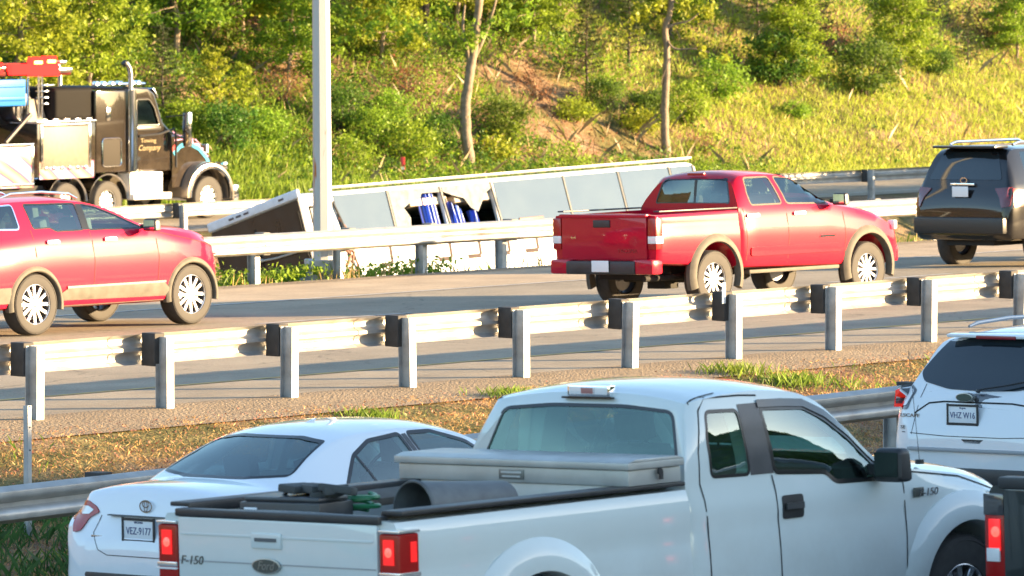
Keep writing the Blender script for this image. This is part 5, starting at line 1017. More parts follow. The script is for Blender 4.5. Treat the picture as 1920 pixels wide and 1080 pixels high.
def asphalt(name, c, gravel=0):
    m, t, b = newmat(name); tc = t.nodes.new('ShaderNodeTexCoord'); P = tc.outputs['Object']
    mp = t.nodes.new('ShaderNodeMapping'); mp.inputs['Rotation'].default_value = (0, 0, -TH); t.links.new(P, mp.inputs[0])
    mp2 = t.nodes.new('ShaderNodeMapping'); mp2.inputs['Scale'].default_value = (.06, 1.6, 1); t.links.new(mp.outputs[0], mp2.inputs[0])
    lanes = ramp(t, [(.3, (.93, .93, .93)), (.7, (1.06, 1.06, 1.06))]); t.links.new(noise(t, mp2.outputs[0], 1.0, 4).outputs[0], lanes.inputs[0])
    n1 = noise(t, P, .8, 6, .6); r1 = ramp(t, [(.3, tuple(x * .82 for x in c)), (.7, tuple(x * 1.15 for x in c))]); t.links.new(n1.outputs[0], r1.inputs[0])
    col_ = mixc(t, 1.0, r1.outputs[0], lanes.outputs[0], 'MULTIPLY')
    n2 = noise(t, P, 70 if not gravel else 30, 2); r2 = ramp(t, [(.35, (.72, .72, .72)), (.65, (1.25, 1.25, 1.25))] if not gravel else [(.35, (.74, .72, .68)), (.65, (1.2, 1.17, 1.12))]); t.links.new(n2.outputs[0], r2.inputs[0])
    col_ = mixc(t, 1.0, col_, r2.outputs[0], 'MULTIPLY')
    # hairline cracks
    vo = t.nodes.new('ShaderNodeTexVoronoi'); vo.feature = 'DISTANCE_TO_EDGE'; vo.inputs['Scale'].default_value = .22
    wd = noise(t, P, 1.4, 4); va = t.nodes.new('ShaderNodeVectorMath'); va.operation = 'ADD'; t.links.new(P, va.inputs[0]); t.links.new(wd.outputs['Color'], va.inputs[1]); t.links.new(va.outputs[0], vo.inputs['Vector'])
    ck = ramp(t, [(0, (.5, .5, .5) if not gravel else (1, 1, 1)), (.005, (1, 1, 1))]); t.links.new(vo.outputs[0], ck.inputs[0]); col_ = mixc(t, 1.0, col_, ck.outputs[0], 'MULTIPLY')
    t.links.new(col_, b.inputs['Base Color']); b.inputs['Roughness'].default_value = .85; b.inputs['Specular IOR Level'].default_value = .25
    bp = t.nodes.new('ShaderNodeBump'); bp.inputs['Strength'].default_value = .5 if not gravel else 1; bp.inputs['Distance'].default_value = .012 if not gravel else .05; t.links.new(n2.outputs[0], bp.inputs['Height']); t.links.new(bp.outputs[0], b.inputs['Normal'])
    return m
def grid_sheet(name, us, vs__, m, dz=0, kind='structure', zf=None):
    vv = []; 
    for u in us:
        for v in vs__: x, y = W(u, v); vv.append((x, y, (zf or H)(u, v) + dz))
    n = len(vs__); ff = [(i * n + j, (i + 1) * n + j, (i + 1) * n + j + 1, i * n + j + 1) for i in range(len(us) - 1) for j in range(n - 1)]
    me = bpy.data.meshes.new(name); me.from_pydata(vv, [], ff); finish(me, 60); o = link(name, me, m); tagp(o, kind=kind); return o
def fr(a, b, s): n = max(1, int(round((b - a) / s))); return [a + (b - a) * i / n for i in range(n + 1)]
GM = ground_mat()
us = fr(-900, -60, 60)[:-1] + fr(-60, -20, 4)[:-1] + fr(-20, 130, .75)[:-1] + fr(130, 200, 7)[:-1] + fr(200, 1200, 100)
vg = [-900, -400, -150] + fr(-80, -24, 8)[:-1] + fr(-24, -8.4, 1.5)[:-1] + fr(-8.4, 0, .35)[:-1] + fr(0, 17.2, 2)[:-1] + fr(17.2, 54, .8)[:-1] + fr(54, 63, 2)[:-1] + fr(63, 92, .45)[:-1] + fr(92, 140, 6)[:-1] + [140, 200, 300, 900]
grid_sheet('ground', us, vg, GM, -.012)
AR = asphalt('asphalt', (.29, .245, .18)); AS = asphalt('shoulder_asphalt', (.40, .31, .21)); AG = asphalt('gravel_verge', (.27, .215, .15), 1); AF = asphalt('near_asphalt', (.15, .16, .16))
ur = fr(-60, 260, 4)
grid_sheet('road', ur, [0.35] + fr(1, 14.2, 1.6), AR, .004)
grid_sheet('road_shoulder', ur, fr(14.2, 17.3, 1.0), AS, .004)
grid_sheet('road_verge', ur, [-1.35, -1.0, -.5, 0, .35], AG, .004)
grid_sheet('gravel_shoulder', ur, [17.3, 17.75, 18.15], AG, .005)
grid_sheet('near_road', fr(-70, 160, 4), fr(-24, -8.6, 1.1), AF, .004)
grid_sheet('far_road', fr(-20, 220, 4), fr(54.2, 62.4, 1.2), AR, .004)
MW = mat('worn_road_white', (.42, .40, .36), .7, var=.3, scale=3)
grid_sheet('road_line', ur, [14.0, 14.12], MW, .010)
grid_sheet('road_line', ur, [2.3, 2.42], mat('worn_road_yellow', (.42, .28, .08), .7, var=.35, scale=3), .010)
for k in range(-4, 18): grid_sheet('lane_dash', [k * 12.2, k * 12.2 + 1.5, k * 12.2 + 3.0], [6.2, 6.32], MW, .010); grid_sheet('lane_dash', [k * 12.2 + 2, k * 12.2 + 3.5, k * 12.2 + 5], [10.1, 10.22], MW, .010)
grid_sheet('near_road_line', fr(-40, 120, 4), [-10.4, -10.28], MW, .010)
grid_sheet('far_road_line', fr(0, 180, 4), [55.3, 55.42], MW, .010)
# unseen bank added beside the near road, shaped to keep its lanes in shade
def berm_h(v): return lerpk(v, [(-44, 1.0), (-37, 4.6), (-33.6, 6.9), (-32.4, 7.05), (-31.0, 6.5), (-25.2, .25)])
bu = fr(-10, 150, .9); bv_ = fr(-44, -25.2, .7)
def bz(u, v):
    drop = lerpk(u, [(8, .05), (22, .15), (40, 1.05), (60, 1.3)])
    e = min(1, max(0, (u + 10) / 4)); return .2 + max(.2, berm_h(v) - drop * min(1, berm_h(v) / 5) + .10 * nz(u, v, 2.4, 7)) * e - .3
grid_sheet('shade_bank', bu, bv_, mat('shade_bank_grass', (.035, .055, .018), .95, var=.5, scale=1.2, bump=1, bscale=9), 0, zf=bz)
# ------------------------------------------------------------------ guardrails
GALV = mat('galvanised_steel', (.36, .35, .33), .42, metal=.35, var=.22, scale=4, bump=.05, bscale=12)
t_ = GALV.node_tree; b_ = t_.nodes['Principled BSDF']; src = b_.inputs['Base Color'].links[0].from_socket; tc_ = t_.nodes.new('ShaderNodeTexCoord')
rn = noise(t_, tc_.outputs['Object'], 1.6, 8, .7); rr0 = ramp(t_, [(.57, (0, 0, 0)), (.70, (.55, .55, .55))]); t_.links.new(rn.outputs[0], rr0.inputs[0]); t_.links.new(mixc(t_, rr0.outputs[0], src, (.20, .11, .05)), b_.inputs['Base Color'])
GALV2 = mat('post_steel', (.40, .41, .41), .5, metal=.3, var=.25, scale=6)
BLOCK = mat('dark_blockout', (.045, .042, .04), .75, var=.3)
WS = [(-.156, .0), (-.150, .018), (-.118, .075), (-.080, .082), (-.045, .070), (-.018, .012), (.018, .012), (.045, .070), (.080, .082), (.118, .075), (.150, .018), (.156, .0)]
def guardrail(name, label, v, us_, side, zf, facing, post_h=.74, rail_z=.60, group=None, extra_v=None, rail_bend=None, block=BLOCK):
    """posts of I-section, block-out, W-beam. side=+1: beam on the far side of the posts, -1: on the near side"""
    vv = (lambda u: v) if extra_v is None else extra_v
    x0, y0 = W(us_[0], v); t = empty(name, (x0, y0, zf(us_[0])), (0, 0, 0), label, 'guardrail', group)
    inv = Vector((-x0, -y0, -zf(us_[0])))
    def P(u, v_, z): x, y = W(u, v_); return Vector((x, y, z)) + inv
    beam = MB(); n = []
    uu = fr(us_[0] - .6, us_[-1] + .6, .95); off = .28 * side
    sec = [(z, side * (d + .0)) for z, d in WS]; sec2 = sec + [(z, d - side * .006) for z, d in sec[::-1]]
    beam.sweep(sec2, lambda i, p: P(uu[i], vv(uu[i]) + off + p[1], zf(uu[i]) + rail_z + p[0]), len(uu)); beam.build('rail', GALV, t, ang=50, recalc=False)
    pm = MB()
    for sgn in (-1, 1): pm.box((0, sgn * .078, post_h / 2 - .15), (.105, .008, post_h + .3))
    pm.box((0, 0, post_h / 2 - .15), (.007, .15, post_h + .3)); pme = pm.mesh('post', bevel=0); pme.materials.append(GALV2)
    bm_ = MB(); bm_.box((0, side * .18, rail_z), (.15, .19, .34)); bme = bm_.mesh('blockout', bevel=.006, seg=1); bme.materials.append(block)
    bo = MB(); bo.lathe([(.0, -.006), (.016, -.004), (.018, .004)], (0.0, side * .37, rail_z), 'y', 8); bo.box((.03, side * .0, rail_z), (.03, .17, .02)); bome = bo.mesh('bolt'); bome.materials.append(GALV2)
    if side == 1 and v == 0:
        for k_, u in enumerate(us_):
            if k_ % 2: continue
            jl = MB(); jl.sweep([(z, off + d - .009) for z, d in WS] + [(z, off + d - .013) for z, d in WS[::-1]], lambda i, p: P(u - .32 - .16 + .32 * i, v + p[1], zf(u) + rail_z + p[0]), 2); jl.build('lap_joint', GALV, t, ang=50, recalc=False)
    for u in us_:
        for nm, me in (('post', pme), ('blockout', bme)):
            o = bpy.data.objects.new(nm, me); col.objects.link(o); o.parent = t; o.location = P(u, vv(u), zf(u) + random.uniform(-.012, .012) * (nm == 'post')); o.rotation_euler = (R(random.uniform(-1, 1)), R(random.uniform(-1, 1)), TH)
            if nm == 'post': ps = o
        o = bpy.data.objects.new('bolt', bome); col.objects.link(o); o.parent = ps
        o.location = (0, 0, 0)
    return t
random.seed(3)
def postu(n): return (1.905 * n - .018 * n * (0 if n < 0 else 1))
guardrail('guardrail', 'weathered guardrail in the middle of the photo seen from its post side with dark blocks', 0, [postu(n) for n in range(-3, 14)], 1, lambda u: -.0, 1)
guardrail('guardrail', 'pale sunlit guardrail seen from its smooth side in front of the wrecked coach', 18.35, [24.8 + 1.905 * k - 11.43 for k in range(0, 32)], -1, lambda u: -.335, -1, post_h=.72, block=mat('grey_blockout', (.16, .16, .15), .7))
guardrail('guardrail', 'shaded grey guardrail beside the near road behind the white cars', -6.9, [-13.9 + 3.81 * k for k in range(0, 9)], -1, lambda u: -.46 + .010 * (u + 7), -1, post_h=.70, rail_z=.60)
guardrail('guardrail', 'distant guardrail running behind the coach and in front of the recovery truck', 53, [50 + 1.905 * 2 * k for k in range(0, 22)], 1, lambda u: -2.08, 1)
# delineator, thin signpost at left, red marker, light pole
x, y = W(-5.6, -5.55); e = empty('sign_post', (x, y, H(-5.6, -5.5)), (0, 0, TH), 'thin galvanised post without a sign standing behind the shaded guardrail at far left', 'post')
b = MB(); b.box((0, -.02, .62), (.045, .006, 1.14)); b.box((-.022, .005, .62), (.006, .05, 1.14)); b.box((.022, .005, .62), (.006, .05, 1.14)); q = b.build('channel', GALV2, e)
for z in (1.18, 1.0, .8): b = MB(); b.box((0, -.026, z), (.012, .006, .012)); b.build('bolt_hole', M_GAP, q)
x, y = W(11.20, .05); e = empty('delineator', (x, y, .70), (0, 0, TH), 'small white reflector tab on top of the middle guardrail', 'reflector')
b = MB(); b.box((0, 0, .06), (.06, .012, .24)); b.build('tab', mat('tab_white', (.75, .78, .8), .3), e, bevel=.004)
# light pole
r_ = ((605 - 960) / FPX); Yp = (18.75 + 4.8 * ST + 58.8 * CT) / (CT - r_ * ST)
e = empty('light_pole', (r_ * Yp, Yp, -.42), (R(.25), R(-.35), R(12)), 'tall pale steel light pole on a square base beside the coach', 'light pole')
b = MB(); n = 8; vs_ = [];
for z, rr in ((0.35, .152), (14, .10)):
    for k in range(n): a = 2 * math.pi * (k + .5) / n; vs_.append((rr * math.cos(a), rr * math.sin(a), z))
b.add(vs_, [(k, (k + 1) % n, n + (k + 1) % n, n + k) for k in range(n)] + [tuple(range(n, 2 * n))])
pm, pt, pb = newmat('pole_steel'); tc = pt.nodes.new('ShaderNodeTexCoord'); nn_ = noise(pt, tc.outputs['Object'], 2.2, 6); mp = pt.nodes.new('ShaderNodeMapping'); mp.inputs['Scale'].default_value = (6, 6, 1.1); pt.links.new(tc.outputs['Object'], mp.inputs[0]); n2 = noise(pt, mp.outputs[0], 2.0, 6)
rr_ = ramp(pt, [(.56, (0, 0, 0)), (.66, (1, 1, 1))]); pt.links.new(n2.outputs[0], rr_.inputs[0]); sx = pt.nodes.new('ShaderNodeSeparateXYZ'); pt.links.new(tc.outputs['Object'], sx.inputs[0]); zr = ramp(pt, [(.10, (0, 0, 0)), (.16, (1, 1, 1)), (.22, (1, 1, 1)), (.26, (0, 0, 0))]); ms = pt.nodes.new('ShaderNodeMath'); ms.operation = 'MULTIPLY'; ms.inputs[1].default_value = .1; pt.links.new(sx.outputs[2], ms.inputs[0]); pt.links.new(ms.outputs[0], zr.inputs[0])
fm = mixc(pt, 1.0, rr_.outputs[0], zr.outputs[0], 'MULTIPLY'); c_ = mixc(pt, fm, (.42, .43, .42), (.38, .13, .03)); pt.links.new(c_, pb.inputs['Base Color']); pb.inputs['Roughness'].default_value = .5; pb.inputs['Metallic'].default_value = .2
b.build('shaft', pm, e, ang=20)
b = MB(); b.box((0, 0, .17), (.50, .50, .36)); b.build('base_housing', mat('base_grey', (.36, .37, .36), .6, var=.2), e, bevel=.02)
b = MB(); b.box((0, 0, -.35), (.62, .62, .80)); b.build('footing', mat('concrete', (.42, .40, .36), .85, var=.2, bump=.4), e, bevel=.02)
b = MB(); b.box((-.02, -.256, .20), (.10, .012, .14)); b.build('hand_hole_cover', GALV2, e, bevel=.004)
b = MB(); b.tube([(0, 0, 13.9), (.8, -.9, 14.3), (1.8, -2.0, 14.4)], .05, 8); b.box((2.0, -2.2, 14.38), (.6, .6, .14), rot=(0, 0, .8)); b.build('lamp_arm', GALV2, e)
# ------------------------------------------------------------------ plants
def leaf_mat(name, c, v=.35, tr=.48):
    m, t, b = newmat(name); oi = t.nodes.new('ShaderNodeObjectInfo'); g = t.nodes.new('ShaderNodeNewGeometry'); tc = t.nodes.new('ShaderNodeTexCoord')
    n = noise(t, tc.outputs['Object'], 2.2, 3); mr = t.nodes.new('ShaderNodeMapRange'); mr.inputs[1].default_value = .3; mr.inputs[2].default_value = .7; mr.inputs[3].default_value = 1 - v; mr.inputs[4].default_value = 1 + v; t.links.new(n.outputs[0], mr.inputs[0])
    ri = t.nodes.new('ShaderNodeMapRange'); ri.inputs[3].default_value = .7; ri.inputs[4].default_value = 1.35; t.links.new(g.outputs['Random Per Island'], ri.inputs[0])
    mu = t.nodes.new('ShaderNodeMath'); mu.operation = 'MULTIPLY'; t.links.new(mr.outputs[0], mu.inputs[0]); t.links.new(ri.outputs[0], mu.inputs[1])
    hs = t.nodes.new('ShaderNodeHueSaturation'); hs.inputs['Color'].default_value = (*c, 1); hr = t.nodes.new('ShaderNodeMapRange'); hr.inputs[3].default_value = .465; hr.inputs[4].default_value = .53; t.links.new(oi.outputs['Random'], hr.inputs[0]); t.links.new(hr.outputs[0], hs.inputs['Hue']); t.links.new(mu.outputs[0], hs.inputs['Value'])
    t.links.new(hs.outputs[0], b.inputs['Base Color']); b.inputs['Roughness'].default_value = .5; b.inputs['Specular IOR Level'].default_value = .3
    tl = t.nodes.new('ShaderNodeBsdfTranslucent'); t.links.new(hs.outputs[0], tl.inputs[0]); mx = t.nodes.new('ShaderNodeMixShader'); mx.inputs[0].default_value = tr; o = t.nodes['Material Output']
    t.links.new(b.outputs[0], mx.inputs[1]); t.links.new(tl.outputs[0], mx.inputs[2]); t.links.new(mx.outputs[0], o.inputs[0]); return m
LF1 = leaf_mat('fresh_leaf', (.22, .31, .028)); LF2 = leaf_mat('mid_leaf', (.09, .16, .022)); LF3 = leaf_mat('pine_needle', (.05, .075, .025)); LF4 = leaf_mat('dry_leaf', (.24, .13, .06)); LGR = leaf_mat('grass_blade', (.36, .40, .055), v=.2); LGY = leaf_mat('straw_grass', (.42, .36, .11), v=.2, tr=.25); LGD = leaf_mat('dead_grass', (.46, .25, .11), v=.3, tr=.2); LGG = leaf_mat('green_grass', (.17, .24, .03)); LBR = leaf_mat('clover', (.09, .15, .03))
BARK = mat('bark', (.20, .155, .11), .9, var=.35, scale=6, bump=.8, bscale=18); BARK2 = mat('dark_bark', (.07, .05, .04), .9, var=.3, scale=5)
rng = np.random.default_rng(5)
def rand_dirs(n, up=0.0):
    a = rng.normal(size=(n, 3)); a[:, 2] += up; return a / np.linalg.norm(a, axis=1)[:, None]
def quads_mesh(name, V_):
    """V_: (n,4,3)"""
    n = len(V_); me = bpy.data.meshes.new(name); me.vertices.add(n * 4); me.vertices.foreach_set('co', V_.reshape(-1).astype(np.float32)); me.loops.add(n * 4); me.loops.foreach_set('vertex_index', np.arange(n * 4, dtype=np.int32)); me.polygons.add(n); me.polygons.foreach_set('loop_start', np.arange(0, n * 4, 4, dtype=np.int32)); me.update(calc_edges=True); return me
def leaves(centres, size, up=.3, aspect=.5):
    n = len(centres); d = rand_dirs(n, -.25); nn = rand_dirs(n, up * 2); s = np.cross(d, nn); s /= (np.linalg.norm(s, axis=1)[:, None] + 1e-9); sz = (size * rng.uniform(.35, 1.65, n))[:, None]
    nrm = np.cross(s, d)
    c = centres; return np.stack([c - d * sz * .5, c + s * sz * aspect * .5 + nrm * sz * .06, c + d * sz * .5, c - s * sz * aspect * .5 + nrm * sz * .06], axis=1)
def blades(base, h, wd, lean=.35):
    n = len(base); a = rng.uniform(0, 2 * np.pi, n); s = np.stack([np.cos(a), np.sin(a), np.zeros(n)], 1) * (wd * rng.uniform(.6, 1.4, n))[:, None]; l = rng.normal(size=(n, 3)) * lean; l[:, 2] = 0; hh = (h * rng.uniform(.5, 1.25, n))[:, None]
    top = base + l * hh; top[:, 2] += hh[:, 0]; mid = base + l * hh * .35; mid[:, 2] += hh[:, 0] * .55
    return np.stack([base - s, base + s, mid + s * .8, top], 1)
def clumpy(nc, nl, rx, rz, h0, spread=.16, shell=.55):
    """leaf centres: clumps scattered through a crown volume"""
    d = rand_dirs(nc); r = rng.uniform(shell, 1, nc)[:, None]; c = d * r * np.array([rx, rx, rz]); c[:, 2] += h0 + rz
    w = rng.uniform(.5, 1.5, nc); out = []
    for i in range(nc): k = int(nl * w[i]); o = rng.normal(size=(k, 3)) * spread * rng.uniform(.7, 1.4) * np.array([1.2, 1.2, .7]); out.append(c[i] + o)
    return np.concatenate(out), c
def foliage_thing(name, label, cat, group, pos, kind, scale=1, rz=0, protos={}, tilt=0):
    if kind not in protos:
        r = KINDS[kind](); protos[kind] = r; root, first = r, True
    else: root, first = protos[kind], False
    o = root if first else copy_tree(root); o.name = name
    o.location = pos; o.scale = (scale,) * 3; o.rotation_euler = (0, tilt, rz); tagp(o, label, cat, group); return o
def mk(name, lm, leaf_pts, size, stems, bark=BARK2, up=.3, aspect=.5, crown='foliage', leafq=None):
    r = empty(name, (0, 0, 0)); V_ = leaves(leaf_pts, size, up, aspect) if leafq is None else leafq; me = quads_mesh(crown, V_); link(crown, me, lm, r)
    b = MB()
    for pts, rad in stems: b.tube(pts, rad, 7)
    b.build('stem' if 'tree' not in name else 'trunk', bark, r, recalc=False); return r
def wob(p0, p1, n=5, a=.06):
    p0 = Vector(p0); p1 = Vector(p1); L = (p1 - p0).length; return [p0.lerp(p1, i / n) + Vector((random.uniform(-1, 1), random.uniform(-1, 1), 0)) * a * L * (0 if i == 0 else 1) for i in range(n + 1)]
def K_shrub():
    pts, c = clumpy(46, 60, .95, .75, .1, .17); random.seed(1); return mk('shrub', LF1, pts, .105, [(wob((0, 0, -.1), c[i]), [.02, .017, .014, .01, .008, .005]) for i in range(0, 46, 3)])
def K_bush():
    pts, c = clumpy(60, 66, 1.2, 1.0, .15, .20); random.seed(2); return mk('shrub', LF2, pts, .12, [(wob((0, 0, -.1), c[i]), [.03, .025, .02, .014, .01, .006]) for i in range(0, 60, 3)])
def K_low():
    pts, c = clumpy(30, 55, .7, .38, .02, .14); random.seed(3); return mk('shrub', LF1, pts, .10, [(wob((0, 0, -.1), c[i]), [.012, .01, .008, .006, .005, .004]) for i in range(0, 30, 3)])
def K_sapling():
    # fronds rising around a thin stem
    random.seed(6); st = []; P_ = []
    for k in range(26):
        z = .4 + k * .075; a = k * 2.4; L = .75 * (1 - (k / 30)**2) ; p1 = (math.cos(a) * L, math.sin(a) * L, z + .35 * L + .1); st.append((wob((0, 0, z), p1, 4, .04), [.012, .01, .008, .006, .003]))
        for j in range(22): t_ = (j + 2) / 24; p = Vector((0, 0, z)).lerp(Vector(p1), t_); P_ += [(p.x + random.gauss(0, .07), p.y + random.gauss(0, .07), p.z + random.gauss(0, .03) - .03) for _ in range(4)]
    st.append((wob((0, 0, -.1), (0, 0, 2.4), 6, .01), [.035, .03, .025, .02, .015, .01, .005])); return mk('sapling', LF1, np.array(P_), .12, st, aspect=.32)
def K_pine():
    random.seed(8); st = [(wob((0, 0, -.2), (0, 0, 4.6), 8, .008), [.07, .065, .06, .05, .04, .03, .02, .015, .008])]; P_ = []
    for k in range(46):
        z = .7 + k * .082; a = k * 2.4; L = 1.35 * (1 - (k / 60)) * random.uniform(.7, 1.1); p1 = (math.cos(a) * L, math.sin(a) * L, z + .18 * L); st.append((wob((0, 0, z), p1, 4, .05), [.02, .016, .012, .008, .004]))
        for j in range(26):
            t_ = .25 + .75 * j / 26; p = Vector((0, 0, z)).lerp(Vector(p1), t_); P_ += [(p.x + random.gauss(0, .09), p.y + random.gauss(0, .09), p.z + random.gauss(0, .035)) for _ in range(3)]
    return mk('pine_tree', LF3, np.array(P_), .15, st, aspect=.16)
def K_tree():
    """young broadleaf tree whose leafy boughs hang low"""
    random.seed(9); st = [(wob((0, 0, -.3), (.2, 0, 5.6), 8, .02), [.10, .09, .085, .08, .07, .05, .04, .03, .02])]; P_ = []
    for k in range(44):
        z = .9 + k * .11; a = k * 2.4 + random.uniform(-.4, .4); L = random.uniform(1.1, 2.3) * (1 - .35 * (k / 34)); p1 = Vector((math.cos(a) * L, math.sin(a) * L, z + random.uniform(-.35, .5))); q = wob((.05, 0, z), p1, 5, .06); st.append((q, [.03, .025, .02, .014, .008, .004]))
        for p in q[2:]:
            for _ in range(3):
                cc = Vector(p) + Vector((random.gauss(0, .24), random.gauss(0, .24), random.gauss(-.05, .15))); P_ += [(cc.x + random.gauss(0, .13), cc.y + random.gauss(0, .13), cc.z + random.gauss(0, .10)) for _ in range(34)]
    return mk('broadleaf_tree', LF1, np.array(P_), .125, st, BARK, aspect=.55)
def K_dry():
    pts, c = clumpy(30, 22, .8, .6, .05, .2); random.seed(4); return mk('dry_bush', LF4, pts, .09, [(wob((0, 0, -.1), c[i]), [.014, .012, .01, .008, .006, .004]) for i in range(30)])
def K_weed():
    base = np.zeros((260, 3)); base[:, :2] = rng.normal(size=(260, 2)) * .20; return mk('weed_clump', LGG, None, 0, [((0, 0, -.02), (0, 0, .05)) and ([(0, 0, -.02), (0, 0, .05)], .01)], leafq=blades(base, .13, .0035, .4))
def K_tall():
    """forest tree: long bare stem, crown high up"""
    random.seed(14); st = [(wob((0, 0, -.3), (.3, 0, 8.5), 9, .012), [.15, .13, .12, .115, .11, .10, .09, .07, .05, .03])]; P_ = []
    for k in range(40):
        z = 3.9 + k * .12; a = k * 2.4; L = random.uniform(1.4, 3.0) * (1 - .4 * abs(k - 14) / 30); p1 = Vector((math.cos(a) * L, math.sin(a) * L, z + random.uniform(-.2, .9))); q = wob((.1, 0, z), p1, 5, .05); st.append((q, [.04, .035, .025, .018, .012, .006]))
        for p in q[2:]:
            for _ in range(4):
                cc = Vector(p) + Vector((random.gauss(0, .3), random.gauss(0, .3), random.gauss(0, .2))); P_ += [(cc.x + random.gauss(0, .16), cc.y + random.gauss(0, .16), cc.z + random.gauss(0, .12)) for _ in range(24)]
    return mk('forest_tree', LF1, np.array(P_), .17, st, BARK2, aspect=.55)
KINDS = dict(tall=K_tall, shrub=K_shrub, bush=K_bush, low=K_low, sapling=K_sapling, pine=K_pine, tree=K_tree, dry=K_dry, weed=K_weed)
def hill(px, py):
    """where the sight line through a photo pixel first meets the bank beyond the far road"""
    a = (px - 960) / FPX; b_ = (540 - py) / FPX; dx, dy, dz = a, math.cos(PITCH) + b_ * math.sin(PITCH), -math.sin(PITCH) + b_ * math.cos(PITCH); t = 135.0
    while t < 260:
        x, y, z = dx * t, dy * t, HC + dz * t; u, v = UV(x, y)
        if z <= H(u, v): return x, y, H(u, v)
        t += .25
    return x, y, z
G1, G2, G3 = 'shrubs on the roadside bank', 'young trees on the roadside bank', 'pines on the roadside bank'
